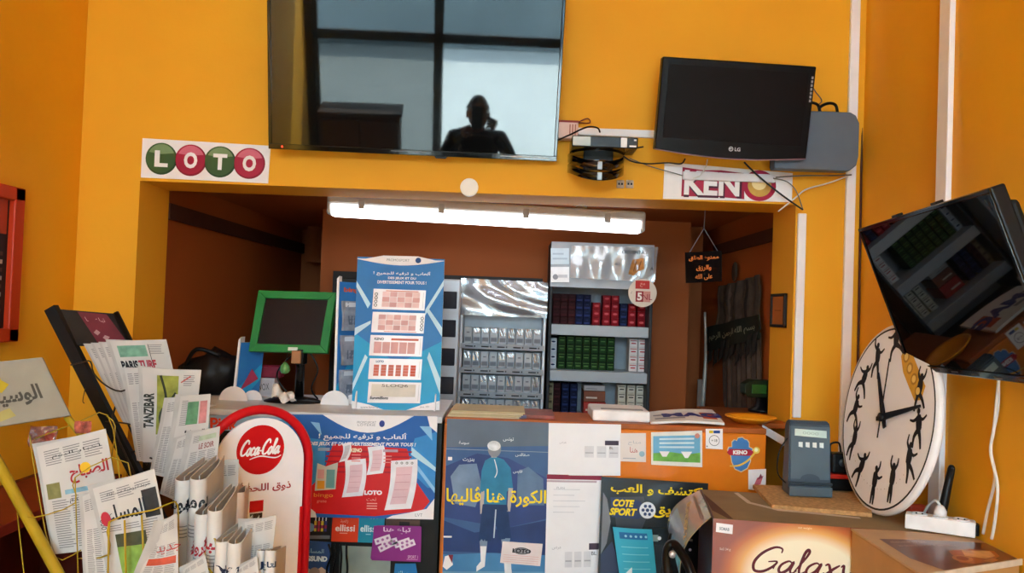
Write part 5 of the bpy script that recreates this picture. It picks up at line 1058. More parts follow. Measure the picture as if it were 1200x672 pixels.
m = MB(); m.slab(fs_, .004, TG2); m.poly(fs_, [(.25, .0)] + [(.5 + .25*math.cos(PI - PI*i/10), .10*math.sin(PI*i/10)) for i in range(1, 10)] + [(.75, 0)], TG, 1); m.build('front_plate', t)
m = MB(); s2 = Surf(fs_(.1, .95, .001), fs_(.92, .93, .001), fs_(.92, .79, .001), fs_(.1, .82, .001)); m.slab(s2, .002, mat('#c9dcd6', .15, .1, 20, coat=.6)); m.text(s2, '0000', .5, .5, .4, mat('#9ab0aa', .4), 1, w=.5); m.build('display', t, 'pale display')
for k in range(4): m = MB(); u = .2 + .18*k; m.slab(Surf(fs_(u, .70, .002), fs_(u + .1, .70, .002), fs_(u + .1, .60, .002), fs_(u, .61, .002)), .002, mat('#e3e8e6', .4)); m.build('key', t)
m = MB(); m.box((-wd*1.02, -.036, .002), (wd*1.02, -.028, .03), TG2, .003, Tm); m.box((-wd*1.02, -.034, .034), (wd*1.02, -.026, .042), mat('#2f3a44', .4), .002, Tm); m.build('lower_lip', t)
m = MB(); m.tube([Tm @ V((-wd*.98, .01, hT*.75)), Tm @ V((-wd*1.35, .01, .12)), Tm @ V((-wd*1.4, .01, .06)), Tm @ V((-wd*1.0, .01, .03))], .002, BLACK, 6, sm=6); m.build('side_cable', t)
# black device with red band between terminal and clock
p = PZ(984, 576, zb); t = thing('black_device', 'black device with a red band between the terminal and the clock', 'device', (p.x, p.y + .02, zb))
m = MB(); m.box((p.x - .05, p.y, zb), (p.x + .045, p.y + .06, zb + .036), BLACK, .006); m.build('base', t)
m = MB(); m.box((p.x - .05, p.y - .002, zb + .036), (p.x + .045, p.y + .058, zb + .05), mat('#c02818', .4), .004); m.build('red_band', t, 'red band')
m = MB(); m.box((p.x - .022, p.y + .004, zb + .05), (p.x + .042, p.y + .05, zb + .112), BLACK, .008); m.lathe([(0, .004), (.012, .004), (.014, 0)], mat('#3a3f44', .2, coat=.5), frame((p.x + .008, p.y + .004, zb + .085), (1, 0, 0), (0, 0, 1), (0, -1, 0)), 14); m.build('upper_housing', t)
m = MB(); m.tube([(p.x - .02, p.y + .03, zb + .105), (p.x - .02, p.y + .03, zb + .135), (p.x + .005, p.y + .03, zb + .14), (p.x + .012, p.y + .03, zb + .11)], .003, BLACK, 6, sm=5); m.build('cable', t)

# ------------------------------------------------------------------ clock leaning on the side wall
RC = .262
cc = P(1049, 503, 2.35); hx = V((.022, -.5, 0)).normalized(); nz = V((-.5, -.022, 0)).normalized(); le = .13
up = (V((0, 0, 1))*math.cos(le) - nz*math.sin(le)).normalized(); nn = hx.cross(up).normalized()
if nn.x > 0: nn = -nn
cc = V((1.042, cc.y, ZB + RC*up.z + .004))
T = frame(cc, hx, up, nn); t = thing('wall_clock', 'large white clock with dark figures leaning against the side wall', 'clock', (cc.x, cc.y, ZB))
m = MB(); m.lathe([(0, -.018), (RC - .01, -.018), (RC, -.010), (RC, .0), (RC - .006, .006), (0, .006)], mat('#f2f1f4', .5, .05), T, 64); m.build('case', t)
sf = Surf(*[T @ V(p) for p in ((-RC, RC, .0062), (RC, RC, .0062), (RC, -RC, .0062), (-RC, -RC, .0062))])
m = MB(); m.disc(sf, .5, .5, RC*.955, mat('#1e1c1c', .5), 1, 64); m.disc(sf, .5, .5, RC*.935, mat('#f8f8fc', .4, .03, 6), 2, 64)
for k in range(60):
    a = 2*PI*k/60
    if 18 < k < 42 or k % 5 == 0: m.disc(sf, .5 + .74*.5*math.cos(PI/2 - a), .5 + .74*.5*math.sin(PI/2 - a), .0018, mat('#b9b0a8', .5), 3, 6)
m.build('dial', t, 'white dial with a thin black ring')
FG = mat('#221a1a', .6)
def figure(u, v, s, rot, pose):
    m = MB(); c_, s_ = math.cos(rot), math.sin(rot); tr = lambda x, y: (u + (x*c_ - y*s_)*s, v + (x*s_ + y*c_)*s)
    arm1, arm2, leg1, leg2 = pose; st = lambda pts, w_: m.stroke(sf, [tr(*p) for p in pts], [k*s*1.0 for k in w_], FG, 5, 4)
    st([(0, .55), (.03, .2), (0, -.15)], (.18, .26, .2)); m.disc(sf, *tr(.02, .74), .075*s, FG, 5, 12); st([(0, .62), (.01, .5)], (.09, .1, .1))
    for a in (arm1, arm2): st([(0, .48)] + a, (.12, .08, .05))
    for l in (leg1, leg2): st([(0, -.1)] + l, (.16, .11, .07))
    m.build('figure_mark', t, 'dark dancing figure')
A1, A2, A3 = [(.3, .8), (.35, 1.15)], [(-.3, .8), (-.25, 1.2)], [(-.4, .35), (-.75, .45)]; A4 = [(.35, .3), (.7, .45)]
L1, L2, L3, L4 = [(.1, -.55), (.12, -1.05)], [(-.1, -.55), (-.12, -1.05)], [(-.4, -.4), (-.55, -.9)], [(.4, -.35), (.75, -.75)]
poses = [(A1, A3, L3, L4), (A2, A4, L1, L3), (A1, A2, L4, L2), (A3, A4, L1, L3), (A4, A2, L1, L4), (A1, A2, L1, L2), (A1, A4, L2, L1), (A1, A3, L3, L1), (A1, A2, L3, L2), (A2, A4, L3, L4), (A3, A1, L3, L4), (A2, A4, L1, L3)]
for k in range(12):
    if k == 1: continue
    a = PI/2 - 2*PI*k/12; rr = .345 if k != 0 else .40; figure(.5 + rr*math.cos(a), .5 + rr*math.sin(a), .105 if k not in (2,) else .1, random.uniform(-.35, .35), poses[k])
m = MB(); GO = mat('#e0a82c', .4, .1, 30); m.poly(sf, [(.575, .83), (.60, .88), (.66, .87), (.76, .78), (.85, .70), (.83, .63), (.77, .62), (.70, .68), (.62, .75)], GO, 4)
for (u, v) in ((.63, .83), (.68, .775), (.735, .725), (.79, .67)): m.disc(sf, u, v, .016, mat('#b9821c', .4), 5, 14); m.disc(sf, u, v, .010, mat('#f2d070', .4), 6, 12)
m.build('gold_emblem', t, 'golden emblem')
HB = mat('#17141a', .4)
def hand(ang, L, w_, back, l):
    m = MB(); d = (math.sin(ang), math.cos(ang)); q = (d[1], -d[0]); f = lambda r, o: (d[0]*r + q[0]*o, d[1]*r + q[1]*o)
    m.prism([f(-back, -w_*.6), f(-back, w_*.6), f(L*.1, w_), f(L, w_*.35), f(L, -w_*.35), f(L*.1, -w_)], .003, HB, T @ Matrix.Translation((0, 0, .009 + l*.004))); return m
hand(math.radians(-30), RC*.52, .011, .03, 0).build('hour_hand', t); hand(math.radians(74), RC*.74, .0095, .03, 1).build('minute_hand', t); hand(math.radians(0), RC*.62, .0014, RC*.22, 2).build('second_hand', t)
m = MB(); m.lathe([(0, .007), (.012, .007), (.012, .022), (0, .022)], HB, T, 16); m.build('hub', t)

# power strip with plug, black stick
a, b = PZ(1060, 621, ZB), PZ(1143, 633, ZB); xd = (b - a).normalized(); Ls = (b - a).length; T = frame((a.x, a.y, ZB + .003), xd, (-xd.y, xd.x, 0), (0, 0, 1))
t = thing('power_strip', 'white power strip lying on the carton in front of the clock', 'power strip', (a + b)/2)
m = MB(); m.prism([(0, 0), (.052, 0), (.048, .036), (.004, .036)], Ls, mat('#f2f4f8', .35), T @ frame((0, 0, 0), (0, 1, 0), (0, 0, 1), (1, 0, 0)), .003); m.build('body', t)
m = MB(); m.box((Ls - .002, .006, .004), (Ls + .008, .046, .032), BLACK, .003, T); m.build('end_switch', t, 'black end')
for k in range(3):
    m = MB(); m.lathe([(.019, .0), (.019, .003), (.016, .0034), (.015, .001), (0, .001)], mat('#e6e8ec', .4), T @ Matrix.Translation((Ls*(.2 + .3*k), .026, .0355)), 22); [m.ball(T @ V((Ls*(.2 + .3*k) + q, .026, .0372)), .0024, INK, n=6) for q in (-.007, .007)]; m.build('socket', t)
t = thing('mains_plug', 'white plug with a grey lead pushed into the power strip', 'plug', T @ V((Ls*.5, .026, .039)))
m = MB(); m.lathe([(.015, 0), (.015, .012), (.009, .024), (.006, .026)], WHITE, T @ Matrix.Translation((Ls*.5, .026, .039)), 16); m.build('plug_body', t)
m = MB(); m.tube([T @ V(p) for p in ((Ls*.5, .026, .064), (Ls*.42, .03, .075), (Ls*.3, .06, .05), (Ls*.2, .09, .004))], .0035, mat('#c9c9cc', .5), 8, sm=6); m.build('lead', t)
p0 = V((XR - .045, 2.235, ZB + .003)); p1 = PX(1115, 549, XR - .017)
m = MB(); m.tube([p0, p0.lerp(p1, .08), p0.lerp(p1, .75), p1], [.011, .012, .010, .009], mat('#1a1718', .4), 10); m.ball(p1, .009, mat('#1a1718', .4), n=8)
tag(m.build('black_stick'), 'black rod antenna leaning on the side wall behind the power strip', 'antenna')
m = MB(); pz = PZ(1075, 606, ZB); m.box((pz.x - .02, pz.y, ZB + .002), (pz.x + .03, pz.y + .03, ZB + .03), mat('#b8402a', .4), .006); tag(m.build('red_lighter_case'), 'small red case half hidden behind the power strip', 'case')

# black tubular thing in front of the poster (folded stroller-like frame)
t = thing('folding_frame', 'black folding tube frame in front of the black poster beside the box', 'frame', V((P(788, 660, 2.2).x, 2.2, .0)))
def TB(pts, r, nm, lab=None): m = MB(); m.tube([P(x, y, Y) for x, y, Y in pts], r, mat('#0b0a0b', .3), 10, sm=6); m.build(nm, t, lab)
TB([(783, 676, 2.18), (781, 655, 2.2), (783, 642, 2.22), (789, 638, 2.22), (796, 645, 2.2), (806, 662, 2.16), (812, 680, 2.14)], .012, 'curved_handle'); TB([(772, 690, 2.2), (778, 660, 2.22), (786, 626, 2.26)], .004, 'thin_rod')
m = MB(); a = P(788, 650, 2.185); m.lathe([(0, .008), (.008, .008), (.01, 0)], mat('#b9b9bc', .3, metal=.5), frame(a, (1, 0, 0), (0, 0, 1), (0, -1, 0)), 12); m.build('rivet', t, 'silver rivet')
m = MB(); g = P(790, 690, 2.19); m.tube([P(783, 676, 2.18), (g.x, 2.2, .5), (g.x - .03, 2.25, .0)], .012, mat('#0b0a0b', .3), 10, sm=5); m.tube([P(812, 680, 2.14), (g.x + .03, 2.1, .5), (g.x + .02, 2.05, .0)], .012, mat('#0b0a0b', .3), 10, sm=5); m.tube([P(772, 690, 2.2), (g.x - .04, 2.2, .5)], .004, mat('#131214', .3), 8); m.tube([(g.x - .045, 2.2, .5), (g.x + .03, 2.1, .5)], .008, mat('#131214', .3), 8); m.build('legs', t)

# ------------------------------------------------------------------ Coca-Cola sign
th = math.radians(38)
c0 = P(303, 560, 2.3); xx = V((math.cos(th), math.sin(th), 0)); nn = V((xx.y, -xx.x, 0))
Wc = .25; topz = P(306, 481, 2.3).z; T = frame((c0.x, c0.y, 0), xx, (0, 0, 1), nn)
t = thing('drink_sign', 'white stand sign with red disc and rounded top in a red tube frame', 'sign', (c0.x, c0.y, 0))
hw = Wc/2; zc0 = topz - .018 - hw
def arch(w_, zt, zb_, n=20): return [(w_, zb_)] + [(w_*math.cos(PI*i/n), zt - w_ + w_*math.sin(PI*i/n)) for i in range(n + 1)] + [(-w_, zb_)]
m = MB(); m.prism(arch(hw, topz - .02, .12), .006, mat('#f2f0f4', .4, .02), T); m.build('panel', t)
zmin, zmax = .12, topz - .02; sf = Surf(T @ V((-hw, zmax, .0062)), T @ V((hw, zmax, .0062)), T @ V((hw, zmin, .0062)), T @ V((-hw, zmin, .0062)))
vv = lambda z: (z - zmin)/(zmax - zmin)
CRED = mat('#c8101c', .35, .03)
m = MB(); zl = zmax - .085; m.disc(sf, .5, vv(zl), .066, CRED, 1, 40); m.script(sf, 'Coca-Cola', .5 - .058/sf.W, vv(zl - .013), .04/sf.H, mat('#f4f0f0', .4), [.0035, .006, .0035], 3, .25, w=.108/sf.W)
m.stroke(sf, [(.5 - .03/sf.W, vv(zl - .024)), (.5 + .0/sf.W, vv(zl - .017)), (.5 + .04/sf.W, vv(zl - .024)), (.5 + .058/sf.W, vv(zl - .018))], [.002, .0035, .002], mat('#f4f0f0', .4), 3); m.build('round_logo', t, 'red disc with white script')
m = MB(); m.text(sf, 'ذوق اللحظة', .57, vv(zl - .103), .026/sf.H, mat('#a01a2c', .4), 2, arab=True, w=.58, bold=.02); m.build('tagline', t)
def bottle(zt, kind):
    pr = [(.018, 0), (.019, .03), (.017, .034), (.017, .05), (.022, .075), (.034, .11), (.038, .15), (.036, .19), (.033, .24), (.038, .30), (.037, .42), (.03, .44)]
    return pr
m = MB(); zb0 = zl - .135; uc = .48
cap = [(-.019, 0), (.019, 0), (.019, -.03), (-.019, -.03)]; m.poly(sf, [(uc + x/sf.W, vv(zb0 + y)) for x, y in cap], CRED, 2); m.rect(sf, uc - .016/sf.W, vv(zb0 - .05), uc + .016/sf.W, vv(zb0 - .031), mat('#d8c8c8', .4), 2)
pr = bottle(0, 0)[2:]; m.poly(sf, [(uc + r/sf.W, vv(zb0 - z)) for r, z in pr] + [(uc - r/sf.W, vv(zb0 - z)) for r, z in pr[::-1]], mat('#2a0d10', .2, coat=.5), 2)
m.rect(sf, uc - .033/sf.W, vv(zb0 - .27), uc + .033/sf.W, vv(zb0 - .19), CRED, 3); m.stroke(sf, [(uc - .02/sf.W, vv(zb0 - .09)), (uc - .026/sf.W, vv(zb0 - .13)), (uc - .024/sf.W, vv(zb0 - .17))], .004, mat('#8a5a58', .3), 3); m.build('bottle_picture', t, 'picture of a drink bottle')
m = MB(); fr_ = arch(hw + .022, topz, .06, 24); m.tube([T @ V((x, z, -.012)) for x, z in fr_], .0125, CRED, 12)
m.tube([T @ V((hw + .022, .06, -.012)), T @ V((hw + .022, .02, -.14))], .0125, CRED, 10); m.tube([T @ V((-hw - .022, .06, -.012)), T @ V((-hw - .022, .02, -.14))], .0125, CRED, 10); m.tube([T @ V((-hw - .022, .075, -.012)), T @ V((hw + .022, .075, -.012))], .0125, CRED, 10)
m.build('tube_frame', t, 'red tube frame')
m = MB(); m.box((-hw - .004, .12, -.002), (-hw + .002, topz - .27, .008), CRED, .001, T); m.box((hw - .006, .12, -.002), (hw + .004, topz - .27, .008), CRED, .001, T); m.build('edge_strip', t, 'red edge strips')
m = MB(); m.box((-hw - .03, .0, -.17), (hw + .03, .03, .06), mat('#8a0f18', .4), .006, T @ frame((0, 0, 0), (1, 0, 0), (0, 1, 0), (0, 0, 1))); m.build('foot', t)

# ------------------------------------------------------------------ newspaper racks and newspapers
YW = mat('#a88a20', .4, .1); BW = mat('#3a2c20', .5); BKF = mat('#161210', .5, .1)
YR = 1.95
t = thing('yellow_newspaper_rack', 'yellow wire newspaper rack with a grey Arabic header board at the left', 'newspaper rack', (P(70, 600, YR).x, YR, 0))
sf = Q((-40, 428), (49, 419), (82, 487), (-40, 506), [YR, YR, YR - .05, YR - .05])
m = MB(); m.slab(sf, .006, mat('#8f8a7e', .6, .06)); m.text(sf, 'الوسيط', .51, .42, .32, mat('#4a463f', .6), 2, arab=True, w=.62, bold=.03); m.poly(sf, [(.3, .9), (.38, .95), (.42, .7), (.5, .62), (.4, .5), (.3, .55)], mat('#b39a2a', .6), 1); m.poly(sf, [(.3, .2), (.45, .25), (.5, .12), (.3, .05)], mat('#a3965a', .6), 1); m.build('header_board', t, 'grey header board')
p0, p1 = P(-4, 540, YR), P(72, 680, YR - .1); d_ = (p1 - p0)
m = MB(); k0 = (1.02 - p0.z)/d_.z; m.tube([p0 + d_*(-.9), p0, p1, p1 + d_*((0 - p1.z)/d_.z*.42)], .0125, YW, 10); e0 = p1 + d_*((0 - p1.z)/d_.z*.42); m.tube([e0, (e0.x + .02, e0.y, 0.0)], .0125, YW, 10); m.build('side_tube', t)
m = MB()
def W(pts, r=.0014, mt=None, mm=None): (mm or m).tube([P(x, y, Y) for x, y, Y in pts], r, mt or YW, 6, sm=3)
p2 = P(125, 505, YR); m.tube([P(78, 488, YR - .02), P(96, 512, YR), P(100, 560, YR), P(104, 690, YR), (P(104, 690, YR).x, YR, 0)], .008, YW, 8); m.build('rear_tube', t)
m = MB(); W([(40, 515, YR), (90, 496, YR), (126, 487, YR + .03), (140, 560, YR - .04), (150, 690, YR - .08)]); W([(20, 602, YR - .03), (40, 607, YR - .07), (88, 590, YR - .09), (88, 560, YR - .08), (150, 543, YR - .08), (165, 690, YR - .1)]); W([(88, 560, YR - .085), (92, 690, YR - .1)]); W([(35, 510, YR), (42, 560, YR - .02), (62, 652, YR - .06), (95, 645, YR - .07)])
W([(92, 655, YR - .085), (128, 650, YR - .15), (128, 612, YR - .16), (180, 598, YR - .16), (195, 592, YR - .15), (208, 592, YR - .12), (209, 640, YR - .12), (210, 690, YR - .12)], .0018); W([(128, 612, YR - .16), (126, 690, YR - .17)], .0022); W([(146, 610, YR - .165), (148, 690, YR - .17)], .0022); W([(166, 604, YR - .165), (170, 690, YR - .17)], .0022); W([(20, 600, YR - .02), (30, 690, YR - .06)]); W([(130, 540, YR + .02), (135, 500, YR + .02), (125, 488, YR + .02)])
m.build('wire_basket', t)
m = MB()
sfk = R(34, 500, 66, 524, YR + .02, lambda u, v: .006*math.sin(7*u + 5*v)); m.slab(sfk, .001, clear_mat('film', '#e0b0a0', .15, .2, .08), 8, 6); m.poly(sfk, [(.5, .3), (.7, .8), (.95, .6), (.85, .2)], mat('#a8483a', .5, .4, 40), 1); m.build('plastic_scrap', t, 'torn clear plastic with red print')
m = MB(); sfk = R(88, 494, 106, 508, YR - .02, lambda u, v: .005*math.sin(9*u + 3*v)); m.slab(sfk, .001, mat('#a8584a', .5, .5, 60), 6, 4); m.build('plastic_scrap', t, 'torn red plastic')
t2 = thing('black_newspaper_rack', 'black framed newspaper rack leaning behind the yellow one', 'newspaper rack', (P(130, 560, 2.4).x, 2.4, 0))
YK = 2.38
a, b = P(60, 361, YK + .04), P(162, 560, YK - .02); c = P(136, 367, YK + .12)
sfh = Surf(P(62, 362, YK + .04), P(137, 368, YK + .14), P(158, 404, YK + .12), P(84, 404, YK + .02))
m = MB(); m.slab(sfh, .01, mat('#2c2624', .5, .15, 30)); m.poly(sfh, [(.36, .97), (.82, .95), (.9, .0), (.42, .0)], mat('#70303e', .5, .1, 20), 1); m.text(sfh, 'تباع هنا', .58, .72, .2, mat('#c9a8ac', .5), 2, arab=True, w=.3)
for (u, v) in ((.5, .4), (.6, .25), (.7, .35), (.62, .45)): m.poly(sfh, [(u - .06, v - .05), (u + .04, v + .09), (u + .08, v + .0), (u - .02, v - .13)], mat('#b08f92', .5), 2 + int(u*20) % 2)
m.build('header_board', t2, 'dark header with a purple card')
m = MB(); dz = V((0, 0, 0)); dirv = (b - a).normalized(); e = a + dirv*((.0 - a.z)/dirv.z*.42)
m.prism([(-.016, -.012), (.016, -.012), (.016, .012), (-.016, .012)], (e - a).length, BKF, frame(a, dirv.cross(V((0, -1, 0))).normalized(), V((0, -1, 0)), dirv)); m.tube([e, (e.x, e.y, 0)], .012, BKF, 8); m.build('side_bar', t2)
m = MB(); a2 = P(136, 367, YK + .14); b2 = P(172, 440, YK + .08); d2 = (b2 - a2).normalized(); m.tube([a2, a2 + d2*.25], .009, BKF, 8); e2 = a2 + d2*.25; m.tube([e2, (e2.x, e2.y, 0)], .012, BKF, 8); m.build('side_bar', t2)
m = MB(); W([(83, 428, YK - .02), (96, 425, YK - .03), (106, 424, YK - .04), (110, 438, YK - .06), (124, 452, YK - .12), (142, 459, YK - .14), (160, 450, YK - .1)], .0022, BW); W([(124, 494, YK - .02), (150, 497, YK - .1), (172, 503, YK - .15), (200, 500, YK - .15)], .0022, BW); W([(136, 475, YK), (133, 500, YK - .03), (160, 560, YK - .04)], .003, BW); W([(150, 497, YK), (172, 545, YK - .02)], .003, BW); W([(152, 530, YK), (185, 526, YK - .1)], .003, BW); W([(120, 490, YK), (168, 570, YK)], .0022, BW); W([(176, 537, YK - .2), (190, 541, YK - .22), (205, 538, YK - .2)], .0024, BW)
m.build('wire_basket', t2)
m = MB(); W([(100, 455, YK - .02), (97, 470, YK - .02), (99, 473, YK - .02)], .0012, BW); m.build('loose_wire', t2)

PGREY, NEWS = mat('#7d7a7c', .8), mat('#c2beba', .85, .1, 8)
def newsprint(m, s, seed, title=None, tcol='#26242a', arab=True, tv=.72, th_=.12, tw=.8, pics=(), u0=.08, u1=.94, lines=True, trot=0., tu=.5, skip=()):
    r = random.Random(seed)
    if lines:
        cols = 3; cw = (u1 - u0)/cols
        for c in range(cols):
            v = .05
            while v < .95:
                if abs(v - tv) > th_*.75 and not any(p[0] - .02 < u0 + cw*(c + .5) < p[2] + .02 and p[1] - .02 < v < p[3] + .02 for p in list(pics) + list(skip)): m.rect(s, u0 + cw*c + .01, v, u0 + cw*(c + 1) - .02 - r.random()*.05, v + .008, PGREY, 1)
                v += .021
    for (a, b_, c, d, col) in pics: m.rect(s, a, b_, c, d, mat(col, .6, .3, 40), 2)
    if title: m.text(s, title, tu, tv, th_, mat(tcol, .6), 3, arab=arab, w=tw, bold=.025, rot=trot)
def newspaper(tl, tr, br_, bl, Y, th_, label, fn, bul=.006, lab_group='newspapers in the wire racks', pages=3):
    f = lambda u, v: bul*math.sin(PI*u)*(.4 + .6*v) + .002*math.sin(7*v)
    s = Q(tl, tr, br_, bl, Y, f); m = MB(); m.slab(s, .0012, NEWS, 8, 8, smooth=True); fn(m, s)
    o = thing('newspaper', label, 'newspaper', s(.5, 0), lab_group); m.build('front_page', o)
    m = MB()
    for k in range(pages):
        d = th_*(k + 1)/pages; sh = .006*(k + 1)
        s2 = Surf(s.tl - s.n*d + V((-sh, 0, .002*k)), s.tr - s.n*d + V((-sh*.4, 0, -.003*k)), s.br - s.n*d, s.bl - s.n*d + V((-sh*.7, 0, 0)), f); m.slab(s2, .001, mat('#b4b0ac', .85, .1), 6, 6, smooth=True)
    m.build('inner_pages', o); return o
GN, RD = '#6f9a86', '#a33a44'
Y1 = YK - .1
for k in range(3):
    newspaper((101 + 9*k, 404 - k), (140 + 5*k, 402 - k), (188, 496), (147 + 3*k, 497), Y1 + .05 - .012*k, .008, '%s of the three folded newspapers fanned behind the racing paper' % ('hindmost', 'middle', 'foremost')[k], lambda m, s: newsprint(m, s, k), pages=2)
def n1(m, s): newsprint(m, s, 11, None, pics=((.1, .80, .62, .94, GN), (.08, .3, .42, .58, '#6d4a50'), (.44, .3, .8, .56, '#8f8a8c')), skip=((.0, .6, .7, .8),)); m.text(s, 'PARIS', .24, .70, .11, INK, 3, w=.32, bold=.05); m.text(s, 'TURF', .57, .70, .11, mat('#a83a48', .6), 3, w=.32, bold=.05); m.rect(s, .66, .68, .67, .95, INK, 2)
newspaper((129, 400), (195, 398), (215, 492), (158, 496), Y1, .012, 'racing newspaper with a black and red title at the top of the black rack', n1)
def n2(m, s):
    newsprint(m, s, 12, None, pics=((.28, .3, .66, .93, '#8a8c3c'), (.3, .05, .6, .28, '#6c6068')), u0=.3); m.text(s, 'TANZIBAR', .12, .55, .12, mat('#2e3430', .6), 3, w=.66, bold=.04, rot=PI/2); m.stroke(s, [(.35, .93), (.45, .7), (.42, .5)], .006, mat('#2c3226', .6), 4); m.stroke(s, [(.62, .75), (.5, .62), (.45, .5)], .005, mat('#2c3226', .6), 4); m.disc(s, .46, .48, .018, mat('#3a3f34', .6), 5, 14, .03); m.stroke(s, [(.7, .86), (.85, .93)], .003, mat('#b04a44', .6), 3); m.text(s, 'جريدة', .8, .6, .06, INK, 3, arab=True)
newspaper((146, 432), (176, 430), (182, 540), (163, 541), Y1 - .05, .006, 'plain folded newspaper edge left of the green illustrated one', lambda m, s: newsprint(m, s, 31), pages=2)
newspaper((167, 431), (236, 434), (222, 542), (168, 542), Y1 - .075, .014, 'newspaper with a green plant picture and vertical title in the black rack', n2, bul=.014)
def n3(m, s): newsprint(m, s, 13, 'الصحافة', tv=.45, th_=.2, tw=.6, pics=((.3, .62, .66, .92, '#5d8a66'), (.7, .62, .92, .92, '#c07a78')), tu=.6)
newspaper((197, 468), (215, 464), (196, 560), (178, 556), Y1 - .12, .006, 'folded newspaper seen edge on, left of the green emblem paper', lambda m, s: newsprint(m, s, 32), pages=2)
newspaper((212, 465), (247, 462), (240, 550), (196, 556), Y1 - .14, .012, 'newspaper with a green and red emblem right of the plant picture', n3)
def n4(m, s): newsprint(m, s, 14, 'LE SOIR', arab=False, tv=.78, th_=.08, tw=.5, tcol='#8a4a48', pics=((.3, .86, .9, .93, '#a9b59a'),), tu=.6)
newspaper((208, 515), (232, 505), (214, 590), (190, 580), Y1 - .17, .006, 'plain leaning newspaper behind the folded roll titles', lambda m, s: newsprint(m, s, 33), pages=2)
newspaper((226, 508), (258, 500), (250, 585), (206, 590), Y1 - .19, .01, 'leaning newspaper with a brown title below the emblem paper', n4)
def n5(m, s): newsprint(m, s, 15, 'الصباح', '#a3262e', tv=.68, th_=.16, tw=.55, pics=((.04, .5, .24, .64, '#7d7a4c'), (.3, .52, .95, .56, '#7fa8bc')), tu=.68); m.text(s, 'أخبار اليوم', .55, .88, .05, INK, 3, arab=True, w=.7); m.disc(s, .64, .72, .012, mat('#e0b02a', .5), 4, 14); m.text(s, 'تونس تتقدم', .65, .46, .06, INK, 3, arab=True, w=.6)
newspaper((43, 524), (124, 503), (146, 640), (64, 650), YR - .04, .014, 'newspaper with a red Arabic title in the upper yellow basket', n5)
def n6(m, s): newsprint(m, s, 16, 'المساء', '#22242e', tv=.72, th_=.16, tw=.62, pics=((.74, .62, .97, .86, '#2e2c2e'), (.2, .0, .8, .4, '#7f9c44'), (.2, .4, .7, .52, '#4a4a34')), tu=.46); m.disc(s, .1, .68, .011, mat('#b03040', .5), 4, 14, .017); m.text(s, 'جريدة يومية مستقلة', .55, .9, .04, INK, 3, arab=True, w=.7); m.text(s, '1000', .04, .62, .05, INK, 3, rot=PI/2)
newspaper((97, 582), (120, 572), (142, 690), (102, 690), YR - .12, .006, 'folded newspaper behind the one with the green field picture', lambda m, s: newsprint(m, s, 34), pages=2)
newspaper((109, 573), (181, 550), (206, 690), (134, 690), YR - .14, .012, 'newspaper with a dark Arabic title and green field picture in the lower basket', n6)
def n7(m, s): newsprint(m, s, 17, None, pics=((.1, .35, .95, .45, '#b04a34'),)); m.text(s, 'جديد', .7, .56, .12, mat('#b03a34', .5), 3, arab=True)
newspaper((190, 614), (207, 602), (210, 690), (156, 690), YR - .19, .006, 'crumpled newspaper with a red line low in the yellow basket', n7, bul=.014)

